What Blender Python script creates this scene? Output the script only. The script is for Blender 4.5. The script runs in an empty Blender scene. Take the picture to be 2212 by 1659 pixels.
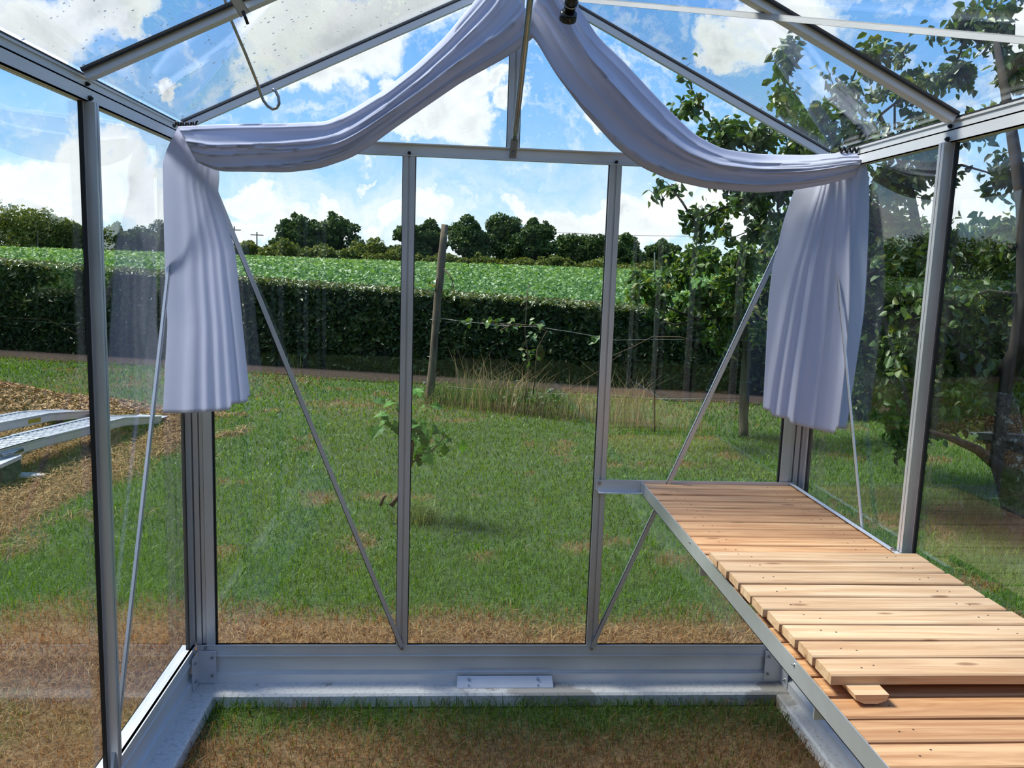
import bpy, math, random
import numpy as np
from mathutils import Vector

# ------------------------------------------------------------------ camera, sky, sun, exposure
scn = bpy.context.scene
col = scn.collection
CAM = np.array([0.9084, -3.0511, 1.472])
YAW, PITCH, ROLL, FPX = -.0755, -.1428, .0345, 1789.37
W, H = 2212, 1659
cy, sy, cp, sp = math.cos(YAW), math.sin(YAW), math.cos(PITCH), math.sin(PITCH)
FW = np.array([-sy*cp, cy*cp, sp]); _r = np.array([cy, sy, 0.]); _u = np.cross(_r, FW)
RT = math.cos(ROLL)*_r + math.sin(ROLL)*_u
UP = -math.sin(ROLL)*_r + math.cos(ROLL)*_u

def ray(x, y):
    return FW + (x-W/2)/FPX*RT - (y-H/2)/FPX*UP
def onY(x, y, Y):
    d = ray(x, y); return CAM + d*(Y-CAM[1])/d[1]
def onX(x, y, X):
    d = ray(x, y); return CAM + d*(X-CAM[0])/d[0]
def onZ(x, y, Z):
    d = ray(x, y); return CAM + d*(Z-CAM[2])/d[2]

cd = bpy.data.cameras.new('camera'); cam = bpy.data.objects.new('camera', cd); col.objects.link(cam)
from mathutils import Matrix
cam.matrix_world = Matrix(((RT[0], UP[0], -FW[0], CAM[0]), (RT[1], UP[1], -FW[1], CAM[1]), (RT[2], UP[2], -FW[2], CAM[2]), (0, 0, 0, 1)))
cd.sensor_fit = 'HORIZONTAL'; cd.sensor_width = 36; cd.lens = FPX/W*36; cd.clip_start = .02; cd.clip_end = 2000
scn.camera = cam
scn.view_settings.view_transform = 'Standard'; scn.view_settings.look = 'None'
scn.view_settings.exposure = 0.18; scn.view_settings.gamma = 1; scn.view_settings.use_curve_mapping = False
scn.cycles.transparent_max_bounces = 24; scn.cycles.max_bounces = 5; scn.cycles.use_adaptive_sampling = True; scn.cycles.adaptive_threshold = .04
scn.cycles.caustics_reflective = False; scn.cycles.caustics_refractive = False
scn.cycles.sample_clamp_indirect = 4

SUN_AZ, SUN_EL, SUN_E = math.radians(-74), math.radians(54), 6.2
sd = bpy.data.lights.new('sun', 'SUN'); sun = bpy.data.objects.new('sun', sd); col.objects.link(sun)
sd.energy = SUN_E; sd.angle = math.radians(16); sd.color = (1, .955, .87)
sdir = Vector((math.sin(SUN_AZ)*math.cos(SUN_EL), math.cos(SUN_AZ)*math.cos(SUN_EL), math.sin(SUN_EL)))
sun.rotation_euler = sdir.to_track_quat('Z', 'Y').to_euler(); sun.location = sdir*20

class NT:
    """small helper for building node trees"""
    def __init__(s, nt): s.nt = nt; nt.nodes.clear()
    def n(s, t, **k):
        nd = s.nt.nodes.new(t)
        for a, b in k.items():
            if a.startswith('i_'):
                key = a[2:]; key = int(key) if key.isdigit() else key.replace('_', ' ')
                nd.inputs[key].default_value = b
            else: setattr(nd, a, b)
        return nd
    def l(s, a, b): s.nt.links.new(a, b)
    def math(s, op, a, b=None, c=None, clamp=False):
        nd = s.n('ShaderNodeMath', operation=op, use_clamp=clamp)
        for i, v in enumerate((a, b, c)):
            if v is None: continue
            if isinstance(v, (int, float)): nd.inputs[i].default_value = v
            else: s.l(v, nd.inputs[i])
        return nd.outputs[0]
    def mix(s, f, a, b):
        nd = s.n('ShaderNodeMix', data_type='RGBA')
        for i, v in ((0, f), (6, a), (7, b)):
            if isinstance(v, (int, float)): nd.inputs[i].default_value = v
            elif isinstance(v, (tuple, list)): nd.inputs[i].default_value = (*v[:3], 1)
            else: s.l(v, nd.inputs[i])
        return nd.outputs[2]
    def ramp(s, f, stops):
        nd = s.n('ShaderNodeValToRGB'); e = nd.color_ramp.elements
        while len(e) < len(stops): e.new(.5)
        for i, (p, c) in enumerate(stops):
            e[i].position = p; e[i].color = (*c, 1) if isinstance(c, (tuple, list)) else (c, c, c, 1)
        s.l(f, nd.inputs[0]); return nd.outputs[0]

world = bpy.data.worlds.new('sky'); scn.world = world; world.use_nodes = True
def build_sky():
    T = NT(world.node_tree)
    tc = T.n('ShaderNodeTexCoord'); sx = T.n('ShaderNodeSeparateXYZ'); T.l(tc.outputs['Generated'], sx.inputs[0]); z = sx.outputs[2]
    blue = T.ramp(z, [(0, (.62, .82, .98)), (.06, (.42, .70, .97)), (.16, (.24, .52, .93)), (.32, (.125, .36, .85)), (.6, (.08, .26, .72)), (1, (.06, .20, .60))])
    # puffy warp of the view direction
    nz = T.n('ShaderNodeTexNoise', i_Scale=7.0, i_Detail=7.0, i_Roughness=.62); T.l(tc.outputs['Generated'], nz.inputs['Vector'])
    sub = T.n('ShaderNodeVectorMath', operation='SUBTRACT'); T.l(nz.outputs['Color'], sub.inputs[0]); sub.inputs[1].default_value = (.5, .5, .5)
    scl = T.n('ShaderNodeVectorMath', operation='SCALE'); T.l(sub.outputs[0], scl.inputs[0]); scl.inputs[3].default_value = .20
    wd = T.n('ShaderNodeVectorMath', operation='ADD'); T.l(tc.outputs['Generated'], wd.inputs[0]); T.l(scl.outputs[0], wd.inputs[1])
    blobs = [(90, 30, 150, 70), (215, 5, 110, 55), (262, 62, 34, 28), (330, 190, 22, 12), (640, 30, 130, 65), (770, 50, 150, 80), (600, 120, 90, 60), (700, 150, 50, 40), (850, 10, 100, 60),
             (828, 185, 28, 22), (1010, 205, 55, 38), (950, 265, 90, 50), (1040, 290, 60, 45), (880, 300, 70, 26), (1125, 235, 30, 24), (1070, 195, 26, 16),
             (1280, 285, 34, 22), (1590, 75, 75, 42), (1550, 115, 50, 35), (1730, 20, 90, 34), (1160, 100, 26, 34),
             (60, 375, 110, 48), (170, 350, 55, 40), (240, 335, 55, 36), (300, 400, 90, 50), (350, 375, 40, 40), (120, 440, 140, 40), (20, 330, 40, 16),
             (822, 372, 20, 15), (620, 455, 60, 26), (540, 420, 60, 24), (700, 478, 80, 20), (560, 490, 90, 28), (760, 465, 50, 20), (900, 470, 60, 22),
             (1150, 458, 48, 16), (1250, 470, 70, 30), (1370, 430, 75, 35), (1440, 470, 100, 45), (1490, 395, 50, 30), (1300, 500, 120, 30), (1600, 450, 90, 40),
             (2060, 440, 120, 70), (1560, 60, 40, 30), (2190, 120, 60, 60)]
    acc = None
    for (bx, by, rx, ry) in blobs:
        d = ray(bx, by); L = np.linalg.norm(d); d = d/L
        s = FPX*1.0
        ax, az = rx/s/ (L*L)*1.25+.004, ry/s/L*1.25+.004
        a = T.n('ShaderNodeVectorMath', operation='SUBTRACT'); T.l(wd.outputs[0], a.inputs[0]); a.inputs[1].default_value = tuple(d)
        m = T.n('ShaderNodeVectorMath', operation='MULTIPLY'); T.l(a.outputs[0], m.inputs[0]); m.inputs[1].default_value = (1/ax, .6/ax, 1/az)
        ln = T.n('ShaderNodeVectorMath', operation='LENGTH'); T.l(m.outputs[0], ln.inputs[0])
        v = T.math('SUBTRACT', 1.0, ln.outputs['Value'])
        acc = v if acc is None else T.math('SMOOTH_MAX', acc, v, .25)
    # clouds over the rest of the sky dome, away from the view ahead
    mp = T.n('ShaderNodeMapping'); T.l(wd.outputs[0], mp.inputs[0]); mp.inputs['Scale'].default_value = (2.2, 2.2, 4.5)
    n2 = T.n('ShaderNodeTexNoise', i_Scale=1.6, i_Detail=5.0, i_Roughness=.55); T.l(mp.outputs[0], n2.inputs['Vector'])
    back = T.math('MULTIPLY', T.math('SUBTRACT', n2.outputs[0], .52), 5.0)
    beh = T.math('MULTIPLY', T.math('SUBTRACT', .35, sx.outputs[1]), 3.0, clamp=True)
    acc = T.math('MAXIMUM', acc, T.math('MULTIPLY', back, beh))
    # thin veil towards the horizon
    n3 = T.n('ShaderNodeTexNoise', i_Scale=5.0, i_Detail=6.0, i_Roughness=.6); T.l(mp.outputs[0], n3.inputs['Vector'])
    low = T.ramp(z, [(0, 1.0), (.06, .75), (.14, .15), (.24, 0.)])
    veil = T.math('MULTIPLY', T.math('MULTIPLY', T.math('SUBTRACT', n3.outputs[0], .34, clamp=True), 3.4, clamp=True), low)
    fine = T.n('ShaderNodeTexNoise', i_Scale=26.0, i_Detail=5.0, i_Roughness=.6); T.l(wd.outputs[0], fine.inputs['Vector'])
    acc2 = T.math('ADD', acc, T.math('MULTIPLY', T.math('SUBTRACT', fine.outputs[0], .5), .85))
    mask = T.ramp(acc2, [(.0, 0.), (.22, .75), (.42, 1.)])
    mask = T.math('MAXIMUM', mask, veil)
    # cloud body: bright rims, greyer where thick
    shade = T.n('ShaderNodeTexNoise', i_Scale=9.0, i_Detail=6.0, i_Roughness=.6); T.l(wd.outputs[0], shade.inputs['Vector'])
    thick = T.math('MULTIPLY', T.math('SUBTRACT', acc, .30, clamp=True), 1.3, clamp=True)
    g = T.math('MULTIPLY', thick, T.ramp(shade.outputs[0], [(.38, 0.), (.62, 1.)]))
    ccol = T.mix(g, (.93, .95, .98), (.60, .64, .69))
    sky = T.mix(mask, blue, ccol)
    gnd = T.math('GREATER_THAN', 0.0, z)
    sky = T.mix(gnd, sky, (.07, .10, .045))
    bg = T.n('ShaderNodeBackground', i_Strength=1.12); T.l(sky, bg.inputs[0])
    o = T.n('ShaderNodeOutputWorld'); T.l(bg.outputs[0], o.inputs[0])
build_sky()

# ------------------------------------------------------------------ helpers
rng = np.random.default_rng(7); random.seed(7)
GZ = -.20          # lawn level

class MB:
    def __init__(s): s.v = []; s.f = []; s.parts = []
    def add(s, vs, fs):
        b = len(s.v); s.v += [tuple(map(float, p)) for p in vs]; s.f += [tuple(b+i for i in f) for f in fs]; return s
    def box(s, a, b):
        (x0, y0, z0), (x1, y1, z1) = a, b
        return s.add([(x0, y0, z0), (x1, y0, z0), (x1, y1, z0), (x0, y1, z0), (x0, y0, z1), (x1, y0, z1), (x1, y1, z1), (x0, y1, z1)],
                     [(0, 3, 2, 1), (4, 5, 6, 7), (0, 1, 5, 4), (1, 2, 6, 5), (2, 3, 7, 6), (3, 0, 4, 7)])
    def bar(s, p0, p1, u, v, rects):
        """rects (u0,u1,v0,v1) swept from p0 to p1"""
        p0, p1, u, v = map(lambda a: np.array(a, float), (p0, p1, u, v))
        for (u0, u1, v0, v1) in rects:
            q = [u*u0+v*v0, u*u1+v*v0, u*u1+v*v1, u*u0+v*v1]
            s.add([p0+a for a in q]+[p1+a for a in q], [(0, 3, 2, 1), (4, 5, 6, 7), (0, 1, 5, 4), (1, 2, 6, 5), (2, 3, 7, 6), (3, 0, 4, 7)])
        return s
    def tube(s, pts, r, n=8, cap=True):
        pts = [np.array(p, float) for p in pts]; rs = r if hasattr(r, '__len__') else [r]*len(pts)
        t0 = pts[1]-pts[0]; a = np.cross(t0, (0, 0, 1.)); 
        if np.linalg.norm(a) < 1e-6: a = np.cross(t0, (1., 0, 0))
        a /= np.linalg.norm(a); base = len(s.v)
        for i, p in enumerate(pts):
            t = pts[min(i+1, len(pts)-1)]-pts[max(i-1, 0)]; t = t/(np.linalg.norm(t)+1e-12)
            a = a-t*(a@t); a /= np.linalg.norm(a)+1e-12; b = np.cross(t, a)
            for k in range(n):
                w = 2*math.pi*k/n; s.v.append(tuple(p+rs[i]*(a*math.cos(w)+b*math.sin(w))))
        for i in range(len(pts)-1):
            for k in range(n):
                k2 = (k+1) % n; s.f.append((base+i*n+k, base+i*n+k2, base+(i+1)*n+k2, base+(i+1)*n+k))
        if cap:
            s.f.append(tuple(base+k for k in range(n))[::-1]); s.f.append(tuple(base+(len(pts)-1)*n+k for k in range(n)))
        return s
    def bolt(s, p, nrm, r=.006, h=.006):
        p = np.array(p, float); nrm = np.array(nrm, float); nrm /= np.linalg.norm(nrm)
        m = MB(); m.tube([p, p+nrm*h, p+nrm*h*1.001, p+nrm*(h+.004)], [r, r, r*.5, r*.45], 8); s.parts.append(m); return s
    def build(s, name, mat, parent=None, smooth=False, bevel=0):
        for m in s.parts: last = m.build(name, mat, parent)
        if s.parts and not s.v: return last
        me = bpy.data.meshes.new(name); me.from_pydata(s.v, [], s.f); me.update()
        o = link(name, me, mat, parent)
        if smooth: me.shade_smooth()
        if bevel:
            m = o.modifiers.new('bevel', 'BEVEL'); m.width = bevel; m.segments = 2; m.limit_method = 'ANGLE'
        return o

def link(name, me, mat, parent=None):
    o = bpy.data.objects.new(name, me); col.objects.link(o)
    if mat: me.materials.append(mat)
    if parent:
        o.parent = parent
        o.matrix_parent_inverse = Matrix.Translation(parent.location).inverted()
    return o
def tag(o, label=None, cat=None, group=None, kind=None):
    if label: o['label'] = label
    if cat: o['category'] = cat
    if group: o['group'] = group
    if kind: o['kind'] = kind
    return o
def empty(name, loc, label=None, cat=None, group=None, kind=None):
    o = bpy.data.objects.new(name, None); col.objects.link(o); o.location = tuple(map(float, loc)); o.empty_display_size = .05
    return tag(o, label, cat, group, kind)
def copy_thing(o, loc, **k):
    c = o.copy(); col.objects.link(c); c.location = loc
    for ch in list(o.children):
        d = ch.copy(); col.objects.link(d); d.parent = c
        for g in list(ch.children):
            e = g.copy(); col.objects.link(e); e.parent = d
    return tag(c, **k)

def mesh_np(name, V, nper, mat, parent=None, rnd=None, colr=None, polys=None, smooth=False):
    """V (N*nper,3) equal polygons groups; polys = list of index tuples inside one group"""
    V = np.asarray(V, np.float32).reshape(-1, 3); ng = len(V)//nper
    polys = polys or [tuple(range(nper))]
    sizes = [len(p) for p in polys]; per = sum(sizes)
    idx = np.concatenate([np.array(p) for p in polys])[None, :]+(np.arange(ng)*nper)[:, None]
    me = bpy.data.meshes.new(name); me.vertices.add(len(V)); me.vertices.foreach_set('co', V.ravel())
    me.loops.add(ng*per); me.loops.foreach_set('vertex_index', idx.ravel().astype(np.int32))
    npoly = ng*len(polys); st = np.cumsum([0]+sizes[:-1])[None, :]+(np.arange(ng)*per)[:, None]
    me.polygons.add(npoly); me.polygons.foreach_set('loop_start', st.ravel().astype(np.int32))
    me.polygons.foreach_set('loop_total', np.tile(sizes, ng).astype(np.int32))
    me.update(calc_edges=True)
    if rnd is not None:
        a = me.attributes.new('rnd', 'FLOAT', 'FACE'); a.data.foreach_set('value', np.repeat(rnd, len(polys)).astype(np.float32))
    if colr is not None:
        a = me.attributes.new('tint', 'FLOAT_COLOR', 'FACE'); c = np.ones((ng, 4), np.float32); c[:, :3] = colr
        a.data.foreach_set('color', np.repeat(c, len(polys), axis=0).ravel())
    if smooth: me.shade_smooth()
    return link(name, me, mat, parent)

# ------------------------------------------------------------------ materials
def mat_new(name):
    m = bpy.data.materials.new(name); m.use_nodes = True; return m, NT(m.node_tree)
def out(T, sh): o = T.n('ShaderNodeOutputMaterial'); T.l(sh, o.inputs[0])
def simple(name, c, rough=.5, metal=0., var=0., scale=20., bump=0., stretch=(1, 1, 1), c2=None):
    m, T = mat_new(name); b = T.n('ShaderNodeBsdfPrincipled', i_Roughness=rough, i_Metallic=metal)
    tc = T.n('ShaderNodeTexCoord'); mp = T.n('ShaderNodeMapping'); mp.inputs['Scale'].default_value = stretch; T.l(tc.outputs['Object'], mp.inputs[0])
    nz = T.n('ShaderNodeTexNoise', i_Scale=scale, i_Detail=5.0); T.l(mp.outputs[0], nz.inputs['Vector'])
    c2 = c2 or tuple(x*(1-var) for x in c)
    T.l(T.mix(T.ramp(nz.outputs[0], [(.3, 0.), (.7, 1.)]), c, c2), b.inputs['Base Color'])
    if bump:
        bp = T.n('ShaderNodeBump', i_Strength=bump, i_Distance=.01); T.l(nz.outputs[0], bp.inputs['Height']); T.l(bp.outputs[0], b.inputs['Normal'])
    out(T, b.outputs[0]); return m
def aluminium(name, c=(.70, .72, .745), rough=.36, stretch=(2, 2, 60), metal=.62):
    m, T = mat_new(name); b = T.n('ShaderNodeBsdfPrincipled', i_Metallic=metal)
    tc = T.n('ShaderNodeTexCoord'); mp = T.n('ShaderNodeMapping'); mp.inputs['Scale'].default_value = stretch; T.l(tc.outputs['Object'], mp.inputs[0])
    nz = T.n('ShaderNodeTexNoise', i_Scale=6.0, i_Detail=4.0); T.l(mp.outputs[0], nz.inputs['Vector'])
    n2 = T.n('ShaderNodeTexNoise', i_Scale=5.0, i_Detail=3.0); T.l(tc.outputs['Object'], n2.inputs['Vector'])
    f = T.math('MULTIPLY_ADD', nz.outputs[0], .5, T.math('MULTIPLY', n2.outputs[0], .5))
    T.l(T.mix(f, tuple(x*.82 for x in c), tuple(x*1.12 for x in c)), b.inputs['Base Color'])
    T.l(T.math('MULTIPLY_ADD', n2.outputs[0], .25, rough-.04), b.inputs['Roughness'])
    out(T, b.outputs[0]); return m
M = {}
M['alu'] = aluminium('brushed_aluminium', stretch=(60, 60, 2))
M['alu_h'] = aluminium('rolled_aluminium', (.84, .86, .88), .42, (2, 2, 70), .45)
M['alu_pale'] = aluminium('bright_aluminium', (.78, .80, .84), .42)
M['galv'] = aluminium('galvanised_steel', (.60, .63, .63), .38, (5, 5, 5))
M['steel'] = simple('steel_rod', (.42, .43, .44), .25, 1., .2, 40)
M['rubber'] = simple('black_rubber', (.012, .012, .014), .55, 0, .3)
M['plastic'] = simple('black_plastic', (.010, .012, .014), .18, 0, .2)
M['bolt'] = simple('zinc_bolt', (.45, .45, .46), .3, 1., .2)
M['dbolt'] = simple('dark_bolt', (.04, .04, .045), .4, .6, .2)
M['white_alu'] = simple('pale_plate', (.72, .75, .80), .45, .3, .08, 12)

def glass_mat():
    m, T = mat_new('clear_glass')
    lw = T.n('ShaderNodeLayerWeight', i_Blend=.5)
    f = T.math('MULTIPLY_ADD', T.math('POWER', lw.outputs['Facing'], 5.0), .95, .042)
    tr = T.n('ShaderNodeBsdfTransparent'); tr.inputs[0].default_value = (.965, .985, .975, 1)
    gl = T.n('ShaderNodeBsdfGlossy', i_Roughness=.0); gl.inputs[0].default_value = (1, 1, 1, 1)
    mx = T.n('ShaderNodeMixShader'); T.l(f, mx.inputs[0]); T.l(tr.outputs[0], mx.inputs[1]); T.l(gl.outputs[0], mx.inputs[2])
    # faint dusty smears of its own
    tc = T.n('ShaderNodeTexCoord'); nz = T.n('ShaderNodeTexNoise', i_Scale=1.7, i_Detail=4.0, i_Distortion=1.2); T.l(tc.outputs['Object'], nz.inputs['Vector'])
    df = T.n('ShaderNodeBsdfDiffuse'); df.inputs[0].default_value = (.8, .82, .85, 1)
    k = T.math('MULTIPLY', T.ramp(nz.outputs[0], [(.52, 0.), (.75, 1.)]), .02)
    m2 = T.n('ShaderNodeMixShader'); T.l(k, m2.inputs[0]); T.l(mx.outputs[0], m2.inputs[1]); T.l(df.outputs[0], m2.inputs[2])
    out(T, m2.outputs[0]); return m
M['glass'] = glass_mat()
def drop_mat():
    m, T = mat_new('water'); g = T.n('ShaderNodeBsdfGlass', i_IOR=1.33, i_Roughness=0.); out(T, g.outputs[0]); return m
M['water'] = drop_mat()

def wood_slat(name, c1, c2, sx=1.1):
    m, T = mat_new(name); b = T.n('ShaderNodeBsdfPrincipled', i_Roughness=.62)
    tc = T.n('ShaderNodeTexCoord'); oi = T.n('ShaderNodeObjectInfo')
    ad = T.n('ShaderNodeVectorMath', operation='ADD'); T.l(tc.outputs['Object'], ad.inputs[0])
    cb = T.n('ShaderNodeCombineXYZ'); T.l(T.math('MULTIPLY', oi.outputs['Random'], 37.), cb.inputs[0]); T.l(T.math('MULTIPLY', oi.outputs['Random'], 91.), cb.inputs[1]); T.l(cb.outputs[0], ad.inputs[1])
    mp = T.n('ShaderNodeMapping'); mp.inputs['Scale'].default_value = (sx, 22, 22); T.l(ad.outputs[0], mp.inputs[0])
    g = T.n('ShaderNodeTexNoise', i_Scale=2.2, i_Detail=7.0, i_Roughness=.65, i_Distortion=.6); T.l(mp.outputs[0], g.inputs['Vector'])
    mp2 = T.n('ShaderNodeMapping'); mp2.inputs['Scale'].default_value = (5, 16, 16); T.l(ad.outputs[0], mp2.inputs[0])
    kn = T.n('ShaderNodeTexVoronoi', i_Scale=.9); T.l(mp2.outputs[0], kn.inputs['Vector'])
    base = T.mix(T.ramp(g.outputs[0], [(.36, 0.), (.62, 1.)]), c1, c2)
    tone = T.mix(oi.outputs['Random'], (.86, .80, .74), (1.12, 1.12, 1.1))
    mu = T.n('ShaderNodeMix', data_type='RGBA', blend_type='MULTIPLY'); mu.inputs[0].default_value = 1; T.l(base, mu.inputs[6]); T.l(tone, mu.inputs[7])
    kk = T.mix(T.ramp(kn.outputs['Distance'], [(.0, 1.), (.08, .7), (.13, 0.)]), mu.outputs[2], (.25, .12, .055))
    T.l(kk, b.inputs['Base Color'])
    bp = T.n('ShaderNodeBump', i_Strength=.25, i_Distance=.003); T.l(g.outputs[0], bp.inputs['Height']); T.l(bp.outputs[0], b.inputs['Normal'])
    out(T, b.outputs[0]); return m
M['slat'] = wood_slat('larch_slat', (.66, .40, .21), (.42, .205, .09))
M['slat_pale'] = wood_slat('pale_larch_slat', (.76, .56, .36), (.55, .34, .185))
M['nail'] = simple('nail', (.10, .06, .04), .5, .3)

def concrete(name):
    m, T = mat_new(name); b = T.n('ShaderNodeBsdfPrincipled', i_Roughness=.85)
    tc = T.n('ShaderNodeTexCoord'); n1 = T.n('ShaderNodeTexNoise', i_Scale=4.5, i_Detail=6.0, i_Roughness=.6); T.l(tc.outputs['Object'], n1.inputs['Vector'])
    n2 = T.n('ShaderNodeTexNoise', i_Scale=70., i_Detail=4.0); T.l(tc.outputs['Object'], n2.inputs['Vector'])
    c = T.mix(T.ramp(n1.outputs[0], [(.57, 0.), (.61, 1.)]), (.80, .79, .76), (.44, .42, .39))
    c = T.mix(T.ramp(n2.outputs[0], [(.3, .5), (.5, 0.)]), c, (.40, .39, .37)); T.l(c, b.inputs['Base Color'])
    bp = T.n('ShaderNodeBump', i_Strength=.4, i_Distance=.004); T.l(n2.outputs[0], bp.inputs['Height']); T.l(bp.outputs[0], b.inputs['Normal'])
    out(T, b.outputs[0]); return m
M['concrete'] = concrete('concrete')

def cloth_mat():
    m, T = mat_new('white_voile'); tc = T.n('ShaderNodeTexCoord')
    df = T.n('ShaderNodeBsdfDiffuse'); df.inputs[0].default_value = (.86, .885, 1.0, 1)
    tl = T.n('ShaderNodeBsdfTranslucent'); tl.inputs[0].default_value = (.86, .885, 1.0, 1)
    wv = T.n('ShaderNodeTexNoise', i_Scale=3.5, i_Detail=3.0, i_Distortion=1.0); T.l(tc.outputs['Object'], wv.inputs['Vector'])
    bp = T.n('ShaderNodeBump', i_Strength=.22, i_Distance=.02); T.l(wv.outputs[0], bp.inputs['Height'])
    T.l(bp.outputs[0], df.inputs['Normal']); T.l(bp.outputs[0], tl.inputs['Normal'])
    mx = T.n('ShaderNodeMixShader', i_0=.52); T.l(df.outputs[0], mx.inputs[1]); T.l(tl.outputs[0], mx.inputs[2])
    out(T, mx.outputs[0]); return m
M['cloth'] = cloth_mat()

def leaf_mat(name, stops, trans=.35, gloss=.12, rough=.35, attr='rnd'):
    m, T = mat_new(name); at = T.n('ShaderNodeAttribute', attribute_name=attr)
    if attr == 'rnd': c = T.ramp(at.outputs['Fac'], stops)
    else: c = at.outputs['Color']
    df = T.n('ShaderNodeBsdfDiffuse'); tl = T.n('ShaderNodeBsdfTranslucent'); gl = T.n('ShaderNodeBsdfGlossy', i_Roughness=rough); gl.inputs[0].default_value = (.8, .85, .8, 1)
    T.l(c, df.inputs[0])
    hs = T.n('ShaderNodeHueSaturation', i_Saturation=1.15, i_Value=1.35, i_Hue=.485); T.l(c, hs.inputs['Color']); T.l(hs.outputs[0], tl.inputs[0])
    m1 = T.n('ShaderNodeMixShader', i_0=trans); T.l(df.outputs[0], m1.inputs[1]); T.l(tl.outputs[0], m1.inputs[2])
    lw = T.n('ShaderNodeLayerWeight', i_Blend=.25)
    f = T.math('MULTIPLY_ADD', lw.outputs['Fresnel'], gloss, gloss*.25)
    m2 = T.n('ShaderNodeMixShader'); T.l(f, m2.inputs[0]); T.l(m1.outputs[0], m2.inputs[1]); T.l(gl.outputs[0], m2.inputs[2])
    out(T, m2.outputs[0]); return m
M['grass'] = leaf_mat('grass_blade', None, .45, .06, .5, 'tint')
M['pear'] = leaf_mat('pear_leaf', [(0, (.04, .085, .022)), (.5, (.075, .15, .03)), (.85, (.12, .21, .04)), (1, (.22, .24, .05))], .34, .16, .45)
M['young'] = leaf_mat('young_leaf', [(0, (.05, .11, .02)), (.5, (.10, .20, .035)), (.9, (.19, .28, .05)), (1, (.30, .28, .08))], .40, .12, .5)
M['fig'] = leaf_mat('fig_leaf', [(0, (.05, .15, .025)), (1, (.12, .30, .05))], .35, .03, .6)
M['laurel'] = leaf_mat('laurel_leaf', [(0, (.014, .032, .008)), (.6, (.034, .072, .014)), (.92, (.07, .125, .025)), (1, (.14, .15, .05))], .15, .09, .45)
M['hedgetop'] = leaf_mat('lit_top_leaf', [(0, (.06, .10, .02)), (.6, (.11, .16, .035)), (1, (.22, .20, .07))], .3, .15, .5)  # laurel leaf in lighter tones, sunlight on the hedge top put in colour
M['crop'] = leaf_mat('crop_leaf', [(0, (.07, .18, .04)), (.5, (.145, .29, .065)), (1, (.28, .42, .08))], .42, .07, .55)
M['oak'] = leaf_mat('oak_leaf', [(0, (.022, .05, .016)), (.6, (.05, .095, .025)), (1, (.10, .15, .035))], .25, .03, .6)
M['shrub'] = leaf_mat('hedgerow_leaf', [(0, (.05, .085, .018)), (.6, (.12, .16, .032)), (1, (.24, .25, .055))], .3, .03, .6)
M['core'] = simple('painted_shade_core', (.014, .018, .009), .95, 0, .4, 12)  # near-black core: shade between the leaves put into the colour
M['bark'] = simple('bark', (.050, .042, .032), .9, 0, 0, 14, .8, (1, 1, .25), (.018, .015, .012))
def lichen_bark():
    m, T = mat_new('lichen_bark'); b = T.n('ShaderNodeBsdfPrincipled', i_Roughness=.9); tc = T.n('ShaderNodeTexCoord')
    n = T.n('ShaderNodeTexNoise', i_Scale=16., i_Detail=7.0, i_Roughness=.7); T.l(tc.outputs['Object'], n.inputs['Vector'])
    v = T.n('ShaderNodeTexNoise', i_Scale=38., i_Detail=3.0); T.l(tc.outputs['Object'], v.inputs['Vector'])
    c = T.mix(T.ramp(v.outputs[0], [(.4, 0.), (.6, 1.)]), (.03, .024, .018), (.09, .075, .055)); c = T.mix(T.ramp(n.outputs[0], [(.56, 0.), (.60, 1.)]), c, (.34, .37, .33))
    T.l(c, b.inputs['Base Color']); bp = T.n('ShaderNodeBump', i_Strength=.9, i_Distance=.02); T.l(v.outputs[0], bp.inputs['Height']); T.l(bp.outputs[0], b.inputs['Normal'])
    out(T, b.outputs[0]); return m
M['lichen'] = lichen_bark()
M['post'] = simple('weathered_post', (.21, .17, .115), .9, 0, 0, 9, .8, (4, 4, .5), (.085, .065, .045))
M['wire'] = simple('fence_wire', (.30, .31, .30), .4, .8, .2)
M['vine'] = simple('dry_vine', (.16, .11, .07), .9, 0, .4, 30)
M['green_paint'] = simple('green_coated_steel', (.02, .05, .03), .5, .2)
M['soil'] = simple('leaf_litter', (.050, .026, .016), .95, 0, 0, 30, .8, (1, 1, 1), (.010, .007, .005))
M['chips'] = leaf_mat('wood_chip', [(0, (.26, .15, .06)), (.5, (.46, .28, .12)), (1, (.62, .42, .22))], .0, .03, .6)
M['straw'] = leaf_mat('straw', [(0, (.13, .075, .03)), (.5, (.28, .175, .075)), (1, (.48, .34, .16))], .2, .05, .6)
M['chipbase'] = simple('chip_heap', (.30, .18, .08), .95, 0, 0, 30, .9, (1, 1, 1), (.12, .07, .03))
M['yellow'] = simple('yellow_sticker', (.62, .42, .02), .5, 0, .3, 60)
M['block'] = simple('old_timber_block', (.05, .06, .05), .9, 0, .5, 20)
M['board'] = simple('white_board', (.62, .62, .58), .8, 0, .25, 15)
M['dark'] = simple('dark_slot', (.03, .03, .035), .6, .2)

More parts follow.
